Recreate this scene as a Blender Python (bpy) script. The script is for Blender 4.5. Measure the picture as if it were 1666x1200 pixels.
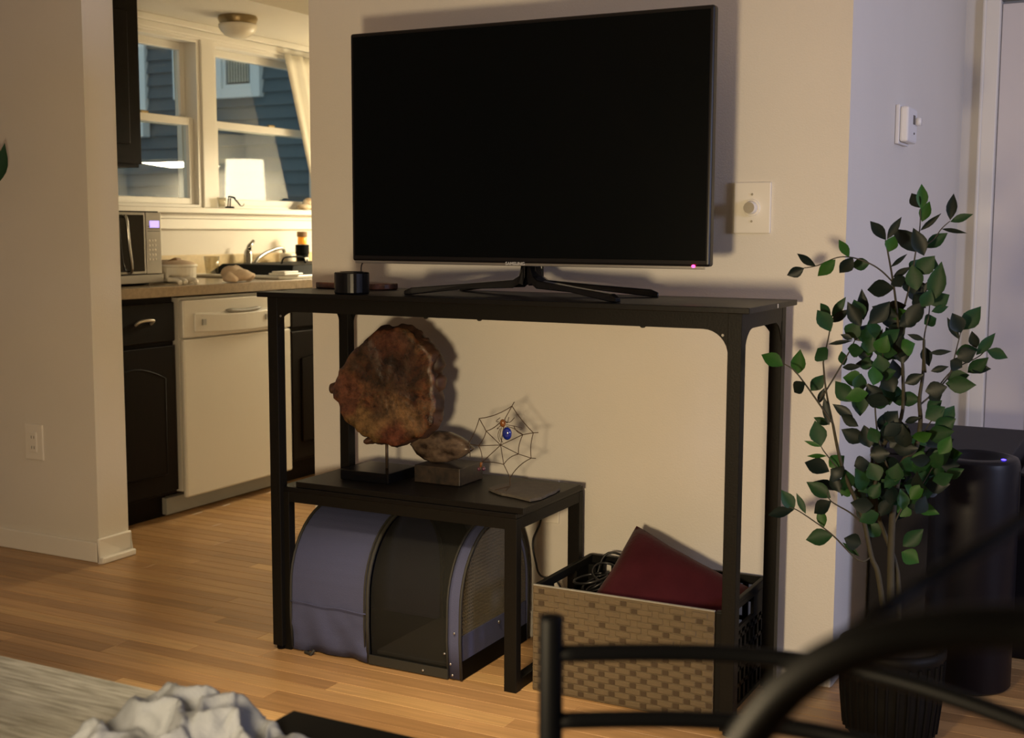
import bpy, bmesh, math, random
from mathutils import Vector, Matrix, noise
random.seed(7)
SC = bpy.context.scene
for o in list(bpy.data.objects): bpy.data.objects.remove(o)
COL = SC.collection
PI = math.pi

# ---------------------------------------------------------------- camera
H = 1.13
YAW, PIT, ROL, FPX = -0.48216, 0.11024, 0.003641, 2050.4
def basis():
    cy, sy, ct, st = math.cos(YAW), math.sin(YAW), math.cos(PIT), math.sin(PIT)
    F = Vector((sy*ct, cy*ct, -st)); R = Vector((cy, -sy, 0)); U = R.cross(F)
    R2 = R*math.cos(ROL)+U*math.sin(ROL); U2 = -R*math.sin(ROL)+U*math.cos(ROL)
    return R2, U2, F
CR, CU, CF = basis()
cam = bpy.data.cameras.new('camera'); camo = bpy.data.objects.new('camera', cam); COL.objects.link(camo)
M = Matrix((CR, CU, -CF)).transposed().to_4x4(); M.translation = Vector((0, 0, H)); camo.matrix_world = M
cam.sensor_width = 36; cam.lens = 36*FPX/1666; cam.clip_start = .02; cam.clip_end = 100
cam.dof.use_dof = True; cam.dof.focus_distance = 3.2; cam.dof.aperture_fstop = 5.2
SC.camera = camo
# surveying aid: the point of the line of sight through photo pixel (x, y) on the plane axis = val
def at(x, y, ax, val):
    d = CR*((x-833)/FPX) + CU*(-(y-600)/FPX) + CF
    t = (val-(0, 0, H)[ax])/d[ax]
    return Vector((0, 0, H))+d*t

# ---------------------------------------------------------------- world, lights, exposure
w = bpy.data.worlds.new('dusk'); SC.world = w; w.use_nodes = True
w.node_tree.nodes['Background'].inputs[0].default_value = (.48, .57, .60, 1)
w.node_tree.nodes['Background'].inputs[1].default_value = .8
SC.view_settings.view_transform = 'Standard'; SC.view_settings.look = 'None'
SC.view_settings.exposure = 0.0; SC.view_settings.gamma = 1; SC.view_settings.use_curve_mapping = False
def light(name, kind, loc, power, color, size=.1, aim=None, size_y=None, spot=None):
    l = bpy.data.lights.new(name, kind); l.energy = power; l.color = color
    if kind == 'AREA':
        l.size = size
        if size_y: l.shape = 'RECTANGLE'; l.size_y = size_y
    else: l.shadow_soft_size = size
    if spot: l.spot_size = spot[0]; l.spot_blend = spot[1]
    o = bpy.data.objects.new(name, l); COL.objects.link(o); o.location = loc
    if aim is not None: o.rotation_euler = (Vector(aim)-Vector(loc)).to_track_quat('-Z', 'Y').to_euler()
    return o
WARM = (1.0, .66, .36)
light('table_lamp_light', 'POINT', (-.70, .50, .80), 58, (1.0, .77, .46), .09)
light('table_lamp_cone', 'SPOT', (-.72, .50, .79), 74, (1.0, .77, .46), .09, (-1.45, 2.95, .35), spot=(math.radians(95), 1.0))
light('floor_fill_spot', 'SPOT', (-1.15, 1.25, 1.95), 265, (1.0, .78, .48), .10, (-1.45, 2.05, 0), spot=(math.radians(52), 1.0))  # added spot above the view, brightens the near floor
light('range_hood_light', 'AREA', (-2.99, 5.72, 1.50), 50, (1.0, .83, .54), .38, (-2.99, 5.62, 0), .25)
light('window_light', 'AREA', (2.5, 2.2, 1.45), 44, (.62, .68, 1.0), .6, (-.7, 3.6, 1.2), .6)  # added bluish fill from the right for the side wall, no window built

# ---------------------------------------------------------------- materials
MATS = {}
def mat(name, col, rough=.5, metal=0, noise_amt=0, noise_scale=10, bump=0, bump_scale=60, emit=None, estr=0, spec=.5, col2=None, coat=0, sheen=0, stretch=None):
    m = bpy.data.materials.new(name); m.use_nodes = True; nt = m.node_tree; N = nt.nodes; L = nt.links
    b = N['Principled BSDF']; c = (*col, 1)
    b.inputs['Base Color'].default_value = c; b.inputs['Roughness'].default_value = rough
    b.inputs['Metallic'].default_value = metal; b.inputs['Specular IOR Level'].default_value = spec
    if coat: b.inputs['Coat Weight'].default_value = coat; b.inputs['Coat Roughness'].default_value = .15
    if sheen: b.inputs['Sheen Weight'].default_value = sheen
    if emit: b.inputs['Emission Color'].default_value = (*emit, 1); b.inputs['Emission Strength'].default_value = estr
    tc = N.new('ShaderNodeTexCoord'); vec = tc.outputs['Object']
    if stretch:
        mp = N.new('ShaderNodeMapping'); mp.inputs['Scale'].default_value = stretch; L.new(vec, mp.inputs['Vector']); vec = mp.outputs['Vector']
    if noise_amt or col2:
        n = N.new('ShaderNodeTexNoise'); n.inputs['Scale'].default_value = noise_scale; n.inputs['Detail'].default_value = 5; L.new(vec, n.inputs['Vector'])
        mx = N.new('ShaderNodeMix'); mx.data_type = 'RGBA'
        a = noise_amt or 1
        mx.inputs['A'].default_value = c
        mx.inputs['B'].default_value = (*(col2 if col2 else [v*.55 for v in col]), 1)
        r = N.new('ShaderNodeMapRange'); r.inputs[1].default_value = .35; r.inputs[2].default_value = .65; r.inputs[3].default_value = 0; r.inputs[4].default_value = a
        L.new(n.outputs['Fac'], r.inputs[0]); L.new(r.outputs[0], mx.inputs['Factor']); L.new(mx.outputs['Result'], b.inputs['Base Color'])
    if bump:
        n2 = N.new('ShaderNodeTexNoise'); n2.inputs['Scale'].default_value = bump_scale; n2.inputs['Detail'].default_value = 3; L.new(vec, n2.inputs['Vector'])
        bp = N.new('ShaderNodeBump'); bp.inputs['Strength'].default_value = bump; bp.inputs['Distance'].default_value = .002
        L.new(n2.outputs['Fac'], bp.inputs['Height']); L.new(bp.outputs['Normal'], b.inputs['Normal'])
    MATS[name] = m; return m
mat('wall_paint', (.74, .70, .63), .6, noise_amt=.10, noise_scale=1.6, bump=.25, bump_scale=220, spec=.3)
mat('trim_paint', (.78, .75, .69), .4)
mat('ceiling_paint', (.72, .68, .60), .8)
mat('black_board', (.0045, .004, .0037), .42, spec=.22, noise_amt=.4, noise_scale=30, bump=.15, bump_scale=120)
mat('black_steel', (.0055, .0048, .0038), .5, spec=.16, bump=.2, bump_scale=200)
mat('chair_steel', (.0014, .0016, .0021), .5, spec=.05)
mat('gloss_black', (.003, .003, .004), .22, spec=.22)
mat('screen', (.0008, .0016, .0022), .3, spec=.12)
mat('bezel', (.006, .005, .006), .35, spec=.3)
mat('silver', (.5, .5, .5), .3, metal=1)
mat('grey_print', (.62, .62, .64), .5)
mat('red_led', (.1, 0, 0), .5, emit=(1, .02, .12), estr=14)
mat('blue_led', (0, 0, .1), .5, emit=(.05, .03, 1), estr=9)
mat('plate', (.80, .76, .68), .4)
mat('slot', (.10, .09, .08), .6)
mat('knob_metal', (.42, .38, .32), .35, metal=.7)
mat('dark_wood', (.006, .0035, .002), .5, spec=.08, noise_amt=.6, noise_scale=14, stretch=(6, 6, 1))
mat('enamel', (.56, .53, .46), .35)
mat('kick_grey', (.26, .25, .22), .6)
mat('counter', (.32, .24, .15), .22, noise_amt=.5, noise_scale=60, col2=(.20, .145, .09))
mat('backsplash', (.62, .49, .28), .35, noise_amt=.25, noise_scale=50)
mat('steel', (.42, .40, .37), .28, metal=.9)
mat('micro_glass', (.02, .018, .014), .12)
mat('lcd', (.05, .03, .1), .4, emit=(.38, .28, 1), estr=2.0)
mat('chrome', (.34, .33, .31), .16, metal=1)
mat('sink_white', (.85, .82, .74), .25)
mat('pan_black', (.0016, .0016, .0016), .6, spec=.08)
mat('ceramic', (.78, .72, .60), .3)
mat('bag_cloth', (.60, .46, .32), .8, noise_amt=.3, noise_scale=25)
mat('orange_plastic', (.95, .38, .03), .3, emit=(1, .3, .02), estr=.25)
mat('jar_white', (.75, .70, .6), .4)
mat('brown_stuff', (.22, .12, .05), .6)
mat('red_stone', (.20, .085, .055), .3, col2=(.05, .022, .015), noise_scale=45)
mat('shell', (.72, .62, .46), .6, col2=(.35, .24, .14), noise_scale=30)
mat('curtain', (.78, .74, .64), .8)
mat('siding', (.065, .105, .135), .7)
mat('ext_trim', (.80, .84, .84), .6)
mat('blind', (.50, .50, .42), .7)
mat('blind_dark', (.02, .025, .03), .4)
mat('brass_dark', (.28, .21, .11), .35, metal=.8)
mat('navy', (.066, .074, .150), .8, bump=.4, bump_scale=400, spec=.2)
mat('mat_grey', (.06, .058, .05), .8)
mat('binding', (.02, .019, .015), .7)
mat('rod_metal', (.06, .04, .025), .5, metal=.5)
mat('block_marble', (.040, .028, .020), .35, col2=(.016, .014, .012), noise_scale=55)
mat('slate', (.10, .085, .07), .7, noise_amt=.5, noise_scale=50, bump=.5, bump_scale=90)
mat('web_wire', (.09, .055, .03), .5, metal=.5)
mat('blue_glass', (.01, .025, .26), .1, coat=1)
mat('amber_glass', (.22, .08, .02), .15, coat=1)
mat('purple_bead', (.10, .03, .05), .15, coat=1)
mat('crate_black', (.005, .005, .0045), .5, spec=.15)
mat('wicker', (.115, .084, .048), .6, noise_amt=.4, noise_scale=60, stretch=(1, 1, 6))
mat('wicker_dark', (.045, .028, .014), .7)
mat('velvet', (.050, .008, .011), .9, spec=.05, sheen=.1, noise_amt=.5, noise_scale=14, bump=.5, bump_scale=120)
mat('cable', (.012, .012, .013), .35)
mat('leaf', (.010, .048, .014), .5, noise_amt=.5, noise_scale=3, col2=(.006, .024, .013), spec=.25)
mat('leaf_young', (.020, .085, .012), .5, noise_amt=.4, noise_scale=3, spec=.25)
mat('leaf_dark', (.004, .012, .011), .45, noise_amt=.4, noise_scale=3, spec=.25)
mat('stem', (.05, .045, .03), .8, noise_amt=.5, noise_scale=40)
mat('trunk', (.045, .040, .024), .8, noise_amt=.6, noise_scale=25, stretch=(3, 3, 1))
mat('pot', (.004, .004, .004), .55, spec=.15, bump=.4, bump_scale=60)
mat('soil', (.02, .015, .01), .9)
mat('purifier', (.005, .005, .009), .42, spec=.22)
mat('box_grey', (.016, .015, .020), .6, spec=.15)
mat('door_paint', (.66, .62, .62), .45)
mat('thermo', (.75, .74, .74), .4)
mat('lit_shade', (.8, .75, .6), .7, emit=(1, .86, .58), estr=15)
mat('cloth_grey', (.105, .115, .135), .9, bump=.5, bump_scale=250)
mat('grey_wood', (.21, .21, .20), .24, col2=(.10, .10, .09), noise_scale=9, stretch=(1.2, 14, 1), bump=.5, bump_scale=40)
mat('underside', (.03, .03, .03), .7)

def node_mat(name): 
    m = bpy.data.materials.new(name); m.use_nodes = True; MATS[name] = m; return m, m.node_tree.nodes, m.node_tree.links
# oak strips: each strip a shade of its own
m, N, L = node_mat('oak')
b = N['Principled BSDF']; b.inputs['Roughness'].default_value = .38
oi = N.new('ShaderNodeObjectInfo'); ge = N.new('ShaderNodeNewGeometry'); ad = N.new('ShaderNodeMath'); ad.operation = 'ADD'
fr = N.new('ShaderNodeMath'); fr.operation = 'FRACT'
L.new(oi.outputs['Random'], ad.inputs[0]); L.new(ge.outputs['Random Per Island'], ad.inputs[1]); L.new(ad.outputs[0], fr.inputs[0])
rp = N.new('ShaderNodeValToRGB'); L.new(fr.outputs[0], rp.inputs[0])
cr = rp.color_ramp; cr.elements[0].position = 0; cr.elements[0].color = (.27, .150, .062, 1); cr.elements[1].position = 1; cr.elements[1].color = (.56, .350, .150, 1)
for p_, c_ in ((.3, (.36, .205, .088, 1)), (.55, (.45, .265, .115, 1)), (.8, (.33, .185, .078, 1))):
    e = cr.elements.new(p_); e.color = c_
mp = N.new('ShaderNodeMapping'); mp.inputs['Scale'].default_value = (2.2, 45, 1); L.new(ge.outputs['Position'], mp.inputs['Vector'])
nz = N.new('ShaderNodeTexNoise'); nz.inputs['Scale'].default_value = 2; nz.inputs['Detail'].default_value = 6; L.new(mp.outputs[0], nz.inputs['Vector'])
mr = N.new('ShaderNodeMapRange'); mr.inputs[1].default_value = .3; mr.inputs[2].default_value = .7; mr.inputs[3].default_value = .80; mr.inputs[4].default_value = 1.15; L.new(nz.outputs['Fac'], mr.inputs[0])
mx = N.new('ShaderNodeVectorMath'); mx.operation = 'SCALE'; L.new(rp.outputs[0], mx.inputs[0]); L.new(mr.outputs[0], mx.inputs['Scale']); L.new(mx.outputs[0], b.inputs['Base Color'])
def schlick(N, L, f0):
    lw_ = N.new('ShaderNodeLayerWeight'); lw_.inputs[0].default_value = .5
    p_ = N.new('ShaderNodeMath'); p_.operation = 'POWER'; p_.inputs[1].default_value = 5; L.new(lw_.outputs['Facing'], p_.inputs[0])
    a_ = N.new('ShaderNodeMath'); a_.operation = 'MULTIPLY_ADD'; a_.inputs[1].default_value = 1-f0; a_.inputs[2].default_value = f0; L.new(p_.outputs[0], a_.inputs[0]); return a_
# window glass
m, N, L = node_mat('glass')
N.remove(N['Principled BSDF']); tr = N.new('ShaderNodeBsdfTransparent'); gl = N.new('ShaderNodeBsdfGlossy'); gl.inputs['Roughness'].default_value = .015
tr.inputs[0].default_value = (.93, .96, .95, 1); fs = schlick(N, L, .055); ms = N.new('ShaderNodeMixShader')
L.new(fs.outputs[0], ms.inputs[0]); L.new(tr.outputs[0], ms.inputs[1]); L.new(gl.outputs[0], ms.inputs[2]); L.new(ms.outputs[0], N['Material Output'].inputs[0])
# drinking glass
m, N, L = node_mat('tumbler')
N.remove(N['Principled BSDF']); tr = N.new('ShaderNodeBsdfTransparent'); gl = N.new('ShaderNodeBsdfGlossy'); gl.inputs['Roughness'].default_value = .05
tr.inputs[0].default_value = (.86, .84, .78, 1); fs = schlick(N, L, .08); ms = N.new('ShaderNodeMixShader')
L.new(fs.outputs[0], ms.inputs[0]); L.new(tr.outputs[0], ms.inputs[1]); L.new(gl.outputs[0], ms.inputs[2]); L.new(ms.outputs[0], N['Material Output'].inputs[0])
# black see-through mesh, and a coarser woven net
def mesh_mat(name, col, cover, grid=None):
    m, N, L = node_mat(name); b = N['Principled BSDF']; b.inputs['Base Color'].default_value = (*col, 1); b.inputs['Roughness'].default_value = .8
    tr = N.new('ShaderNodeBsdfTransparent'); ms = N.new('ShaderNodeMixShader'); ms.inputs[0].default_value = cover
    if grid:
        tc = N.new('ShaderNodeTexCoord'); sp = N.new('ShaderNodeSeparateXYZ'); L.new(tc.outputs['Object'], sp.inputs[0])
        outs = []
        for ch in ('Y', 'Z'):
            a = N.new('ShaderNodeMath'); a.operation = 'MULTIPLY'; a.inputs[1].default_value = grid; L.new(sp.outputs[ch], a.inputs[0])
            s = N.new('ShaderNodeMath'); s.operation = 'FRACT'; L.new(a.outputs[0], s.inputs[0])
            g = N.new('ShaderNodeMath'); g.operation = 'LESS_THAN'; g.inputs[1].default_value = .45; L.new(s.outputs[0], g.inputs[0]); outs.append(g)
        mxm = N.new('ShaderNodeMath'); mxm.operation = 'MAXIMUM'; L.new(outs[0].outputs[0], mxm.inputs[0]); L.new(outs[1].outputs[0], mxm.inputs[1])
        mu = N.new('ShaderNodeMapRange'); mu.inputs[3].default_value = cover*.55; mu.inputs[4].default_value = min(1, cover*1.4); L.new(mxm.outputs[0], mu.inputs[0]); L.new(mu.outputs[0], ms.inputs[0])
    L.new(tr.outputs[0], ms.inputs[1]); L.new(b.outputs[0], ms.inputs[2]); L.new(ms.outputs[0], N['Material Output'].inputs[0])
mesh_mat('black_mesh', (.008, .008, .006), .40)
mesh_mat('grey_net', (.16, .14, .10), .42, 110)
mesh_mat('grey_net2', (.16, .14, .10), .40)
# polished petrified wood
m, N, L = node_mat('petrified')
b = N['Principled BSDF']; b.inputs['Roughness'].default_value = .26
tc = N.new('ShaderNodeTexCoord')
n1 = N.new('ShaderNodeTexNoise'); n1.inputs['Scale'].default_value = 14; n1.inputs['Detail'].default_value = 10; n1.inputs['Roughness'].default_value = .68; n1.inputs['Distortion'].default_value = .5; L.new(tc.outputs['Object'], n1.inputs['Vector'])
rp = N.new('ShaderNodeValToRGB'); L.new(n1.outputs['Fac'], rp.inputs[0]); cr = rp.color_ramp
cr.elements[0].position = .34; cr.elements[0].color = (.010, .006, .004, 1); cr.elements[1].position = .70; cr.elements[1].color = (.20, .14, .085, 1)
for p_, c_ in ((.42, (.05, .018, .010, 1)), (.48, (.12, .048, .022, 1)), (.53, (.085, .050, .026, 1)), (.59, (.15, .070, .032, 1)), (.64, (.11, .075, .045, 1))):
    e = cr.elements.new(p_); e.color = c_
n3 = N.new('ShaderNodeTexNoise'); n3.inputs['Scale'].default_value = 7; n3.inputs['Detail'].default_value = 5; L.new(tc.outputs['Object'], n3.inputs['Vector'])
def mix(fac, a_, bcol, nm='MIX'):
    m_ = N.new('ShaderNodeMix'); m_.data_type = 'RGBA'; m_.blend_type = nm; L.new(fac, m_.inputs['Factor']); L.new(a_, m_.inputs['A']); m_.inputs['B'].default_value = (*bcol, 1); return m_.outputs['Result']
def blob(c_, r0_, r1_):   # a patch of its own colour in the stone, centred at c_
    d_ = N.new('ShaderNodeVectorMath'); d_.operation = 'DISTANCE'; L.new(tc.outputs['Object'], d_.inputs[0]); d_.inputs[1].default_value = c_
    h_ = N.new('ShaderNodeMath'); h_.operation = 'MULTIPLY_ADD'; h_.inputs[1].default_value = -.26; L.new(n3.outputs['Fac'], h_.inputs[0]); L.new(d_.outputs['Value'], h_.inputs[2])
    m_ = N.new('ShaderNodeMapRange'); m_.inputs[1].default_value = (r0_+r1_)/2-.13-.012; m_.inputs[2].default_value = (r0_+r1_)/2-.13+.018; m_.inputs[3].default_value = .9; m_.inputs[4].default_value = 0; L.new(h_.outputs[0], m_.inputs[0]); return m_.outputs[0]
col = rp.outputs[0]
col = mix(blob((-.05, -.02, .13), .06, .12), col, (.19, .115, .045)); col = mix(blob((.055, -.02, .18), .03, .10), col, (.24, .14, .065)); col = mix(blob((-.07, -.02, .27), .03, .09), col, (.15, .065, .03)); col = mix(blob((-.09, -.02, .21), .02, .07), col, (.10, .030, .020)); col = mix(blob((.05, -.02, .09), .03, .07), col, (.13, .03, .02))
col = mix(blob((.02, -.02, .32), .05, .12), col, (.012, .008, .006)); col = mix(blob((.10, -.02, .27), .03, .07), col, (.02, .010, .007)); col = mix(blob((.005, -.02, .19), .02, .055), col, (.022, .018, .013)); col = mix(blob((.02, -.02, .40), .02, .07), col, (.09, .030, .018))
m2 = N.new('ShaderNodeMix'); m2.data_type = 'RGBA'; m2.inputs['Factor'].default_value = .30; L.new(col, m2.inputs['A']); L.new(rp.outputs[0], m2.inputs['B'])
n4 = N.new('ShaderNodeTexNoise'); n4.inputs['Scale'].default_value = 38; n4.inputs['Detail'].default_value = 8; n4.inputs['Roughness'].default_value = .7; L.new(tc.outputs['Object'], n4.inputs['Vector'])
m4 = N.new('ShaderNodeMapRange'); m4.inputs[1].default_value = .36; m4.inputs[2].default_value = .62; m4.inputs[3].default_value = .28; m4.inputs[4].default_value = 1.1; L.new(n4.outputs['Fac'], m4.inputs[0])
v4 = N.new('ShaderNodeVectorMath'); v4.operation = 'SCALE'; L.new(m2.outputs['Result'], v4.inputs[0]); L.new(m4.outputs[0], v4.inputs['Scale']); L.new(v4.outputs[0], b.inputs['Base Color'])
bp = N.new('ShaderNodeBump'); bp.inputs['Strength'].default_value = .9; bp.inputs['Distance'].default_value = .006; L.new(n1.outputs['Fac'], bp.inputs['Height']); L.new(bp.outputs[0], b.inputs['Normal'])
mat('rind', (.022, .010, .006), .6, col2=(.08, .035, .018), noise_scale=20, bump=1, bump_scale=40)
mat('geode', (.15, .105, .075), .26, col2=(.022, .014, .010), noise_scale=26, bump=.5, bump_scale=60, stretch=(1, 1, 1.6))

# ---------------------------------------------------------------- mesh building
class MB:
    def __init__(s): s.v = []; s.f = []
    def add(s, vs, fs):
        k = len(s.v); s.v += [tuple(v) for v in vs]; s.f += [tuple(i+k for i in f) for f in fs]; return s
    def box(s, x0, x1, y0, y1, z0, z1):
        return s.add([(x0, y0, z0), (x1, y0, z0), (x1, y1, z0), (x0, y1, z0), (x0, y0, z1), (x1, y0, z1), (x1, y1, z1), (x0, y1, z1)],
                     [(0, 3, 2, 1), (4, 5, 6, 7), (0, 1, 5, 4), (1, 2, 6, 5), (2, 3, 7, 6), (3, 0, 4, 7)])
    def tube(s, pts, r, n=10, cap=True):
        pts = [Vector(p) for p in pts]; rs = r if isinstance(r, (list, tuple)) else [r]*len(pts)
        rings = []; up = None
        for i, p in enumerate(pts):
            t = (pts[min(i+1, len(pts)-1)]-pts[max(i-1, 0)]).normalized()
            if up is None: up = t.orthogonal().normalized()
            up = (up-t*up.dot(t)); up = up.normalized() if up.length > 1e-6 else t.orthogonal().normalized()
            v = t.cross(up); rings.append([p+(up*math.cos(2*PI*k/n)+v*math.sin(2*PI*k/n))*rs[i] for k in range(n)])
        vs = [q for r_ in rings for q in r_]; fs = []
        for i in range(len(pts)-1):
            for k in range(n): a = i*n+k; b_ = i*n+(k+1) % n; fs.append((a, b_, b_+n, a+n))
        if cap: fs.append(tuple(reversed(range(n)))); fs.append(tuple(range((len(pts)-1)*n, len(pts)*n)))
        return s.add(vs, fs)
    def lathe(s, prof, c=(0, 0, 0), n=28, capb=True, capt=True):
        vs = []; fs = []
        for (r, z) in prof:
            for k in range(n): vs.append((c[0]+r*math.cos(2*PI*k/n), c[1]+r*math.sin(2*PI*k/n), c[2]+z))
        for i in range(len(prof)-1):
            for k in range(n): a = i*n+k; b_ = i*n+(k+1) % n; fs.append((a, b_, b_+n, a+n))
        if capb: fs.append(tuple(reversed(range(n))))
        if capt: fs.append(tuple(range((len(prof)-1)*n, len(prof)*n)))
        return s.add(vs, fs)
    def prism(s, poly, vec):   # poly: list of 3D points, extruded along vec
        n = len(poly); v = Vector(vec); P = [Vector(p) for p in poly]
        fs = [tuple(range(n)), tuple(reversed(range(n, 2*n)))]+[(i, i+n, (i+1) % n+n, (i+1) % n) for i in range(n)]
        return s.add(P+[p+v for p in P], fs)
    def ell(s, c, rad, n=14, m=9, rot=None):
        vs = []; fs = []; c = Vector(c)
        for i in range(m+1):
            th = PI*i/m
            for k in range(n):
                q = Vector((rad[0]*math.sin(th)*math.cos(2*PI*k/n), rad[1]*math.sin(th)*math.sin(2*PI*k/n), rad[2]*math.cos(th)))
                if rot: q = rot @ q
                vs.append(c+q)
        for i in range(m):
            for k in range(n): a = i*n+k; b_ = i*n+(k+1) % n; fs.append((a, a+n, b_+n, b_))
        return s.add(vs, fs)
    def build(s, name, m, parent=None, smooth=False, bevel=0, sub=0, seg=2):
        me = bpy.data.meshes.new(name)
        off = Vector((0, 0, 0)); q = parent
        while q is not None: off += q.location; q = q.parent
        me.from_pydata([tuple(Vector(v)-off) for v in s.v], [], s.f); me.update()
        bm = bmesh.new(); bm.from_mesh(me); bmesh.ops.remove_doubles(bm, verts=bm.verts, dist=1e-6); bmesh.ops.recalc_face_normals(bm, faces=bm.faces); bm.to_mesh(me); bm.free()
        me.materials.append(MATS[m])
        o = bpy.data.objects.new(name, me); COL.objects.link(o)
        if parent is not None: o.parent = parent
        if bevel:
            md = o.modifiers.new('bevel', 'BEVEL'); md.width = bevel; md.segments = seg; md.limit_method = 'ANGLE'; md.angle_limit = .6
        if sub:
            md = o.modifiers.new('sub', 'SUBSURF'); md.levels = sub; md.render_levels = sub
        if smooth:
            for p in me.polygons: p.use_smooth = True
        return o
def box(name, m, a, b, parent=None, bevel=0, **k):
    return MB().box(min(a[0], b[0]), max(a[0], b[0]), min(a[1], b[1]), max(a[1], b[1]), min(a[2], b[2]), max(a[2], b[2])).build(name, m, parent, bevel=bevel, **k)
def thing(name, label, cat, loc=(0, 0, 0), group=None):
    o = bpy.data.objects.new(name, None); COL.objects.link(o); o.location = loc; o.empty_display_size = .1
    o['label'] = label; o['category'] = cat
    if group: o['group'] = group
    return o
def tag(o, label, cat, group=None):
    o['label'] = label; o['category'] = cat
    if group: o['group'] = group
    return o
def struct(o, label=None, cat=None):
    o['kind'] = 'structure'
    if label: o['label'] = label
    if cat: o['category'] = cat
    return o
def arc(c, r, a0, a1, n, plane='xz'):
    out = []
    for i in range(n+1):
        a = a0+(a1-a0)*i/n; u, v = r*math.cos(a), r*math.sin(a)
        out.append((c[0]+u, c[1], c[2]+v) if plane == 'xz' else (c[0], c[1]+u, c[2]+v) if plane == 'yz' else (c[0]+u, c[1]+v, c[2]))
    return out
def smooth_path(pts, n=6):
    P = [Vector(p) for p in pts]; out = []
    for i in range(len(P)-1):
        a = P[max(i-1, 0)]; b_ = P[i]; c = P[i+1]; d = P[min(i+2, len(P)-1)]
        for k in range(n):
            t = k/n; out.append(.5*((2*b_)+(c-a)*t+(2*a-5*b_+4*c-d)*t*t+(3*b_-a-3*c+d)*t**3))
    out.append(P[-1]); return out

# ================================================================ SETTING
WY = 3.06      # the wall behind the console table
XW = -4.05     # kitchen window wall
CEIL = 2.44
WX0, WX1 = -2.275, -.70
# floor: board underneath, oak strips on top
fl = struct(MB().box(-5.2, 3, -2.2, 3.2, -.06, -.012).box(XW-.14, 3, 3.2, 6.1, -.06, -.012).build('floor', 'underside'), 'oak strip floor of narrow boards running along the wall', 'floor')
RW = .0572
shared = {}
def strip_mesh(Lx):
    k = round(Lx, 2)
    if k not in shared:
        b_ = .0012; y0, y1 = .0003, RW-.0003; me = bpy.data.meshes.new('floor_strip')
        me.from_pydata([(0, y0, -.012), (k, y0, -.012), (k, y1, -.012), (0, y1, -.012), (b_, y0+b_, 0), (k-b_, y0+b_, 0), (k-b_, y1-b_, 0), (b_, y1-b_, 0), (0, y0, -b_), (k, y0, -b_), (k, y1, -b_), (0, y1, -b_)], [],
                       [(4, 5, 6, 7), (0, 1, 9, 8), (1, 2, 10, 9), (2, 3, 11, 10), (3, 0, 8, 11), (8, 9, 5, 4), (9, 10, 6, 5), (10, 11, 7, 6), (11, 8, 4, 7)])
        me.materials.append(MATS['oak']); shared[k] = me
    return shared[k], k
rng = random.Random(3); cnt = 0; rest = MB()
y = 1.42; row = 0
while y < 6.03:
    x = -5.1+rng.choice([0, -.2, -.4])
    xe = 1.2
    while x < xe:
        Lx = rng.choice([.5, .7, .9, 1.1, 1.4]); me, k = strip_mesh(Lx)
        if y > 3.15 and x < XW-.1: x += .2; continue
        vis = (-.95*y-.35 < x+k) and (x < .05) and not (y > WY and x > WX0) and not (y > 3.05 and x+k < -3.4)
        if vis and cnt < 295 and y < 4.8:
            o = bpy.data.objects.new('floor_strip', me); COL.objects.link(o); o.parent = fl; o.location = (x, y, 0); cnt += 1
        else:
            rest.add([(v.co.x+x, v.co.y+y, v.co.z) for v in me.vertices], [tuple(p.vertices) for p in me.polygons])
        x += k
    y += RW; row += 1
y = 1.42-RW
while y > -2.1:
    x = -5.1+rng.choice([0, -.2, -.4])
    while x < 1.8:
        Lx = rng.choice([.9, 1.1, 1.4]); me, k = strip_mesh(Lx)
        rest.add([(v.co.x+x, v.co.y+y, v.co.z) for v in me.vertices], [tuple(p.vertices) for p in me.polygons]); x += k
    y -= RW
ro = rest.build('floor_strips', 'oak', fl); ro['kind'] = 'stuff'

struct(MB().box(-5.2, 3, -2.2, 3.2, CEIL, CEIL+.1).box(XW-.14, 3, 3.2, 6.1, CEIL, CEIL+.1).build('ceiling', 'ceiling_paint'), 'plain off-white ceiling above the rooms', 'ceiling')
struct(box('wall_back', 'wall_paint', (WX0, WY, 0), (WX1-.10, WY+.137, CEIL)), 'off-white wall behind the television and console table', 'wall')
struct(box('wall_right', 'wall_paint', (WX1-.10, WY, 0), (WX1, 4.80, CEIL)), 'narrow receding wall that carries the thermostat', 'wall')
struct(box('wall_left', 'wall_paint', (-5.2, 3.059, 0), (-3.18, 3.196, CEIL)), 'off-white wall end left of the kitchen opening', 'wall')
struct(box('wall_kitchen_side', 'wall_paint', (-1.75, WY+.137, 0), (-1.65, 6.1, CEIL)), 'far side wall of the kitchen', 'wall')
struct(box('wall_kitchen_end', 'wall_paint', (XW-.14, 6.0, 0), (-1.65, 6.1, CEIL)), 'end wall of the kitchen behind the stove', 'wall')
# living-room enclosure, out of view
struct(box('wall_rear', 'wall_paint', (-5.2, -2.2, 0), (3.0, -2.1, CEIL)), 'wall of the living room behind the viewer', 'wall')
struct(box('wall_far_left', 'wall_paint', (-5.2, -2.1, 0), (-5.1, 3.06, CEIL)), 'far left wall of the living room', 'wall')
struct(box('wall_far_right', 'wall_paint', (2.9, -2.1, 0), (3.0, 6.0, CEIL)), 'far right wall of the living room', 'wall')
# window wall with an opening
WZ0, WZ1, WYa, WYb = 1.225, 2.0, 3.93, 5.62
wk = MB(); wk.box(XW-.14, XW, 3.19, WYa, 0, CEIL); wk.box(XW-.14, XW, WYb, 6.05, 0, CEIL); wk.box(XW-.14, XW, WYa, WYb, 0, WZ0); wk.box(XW-.14, XW, WYa, WYb, WZ1, CEIL)
struct(wk.build('wall_kitchen', 'wall_paint'), 'kitchen wall around the two sash windows', 'wall')
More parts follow.
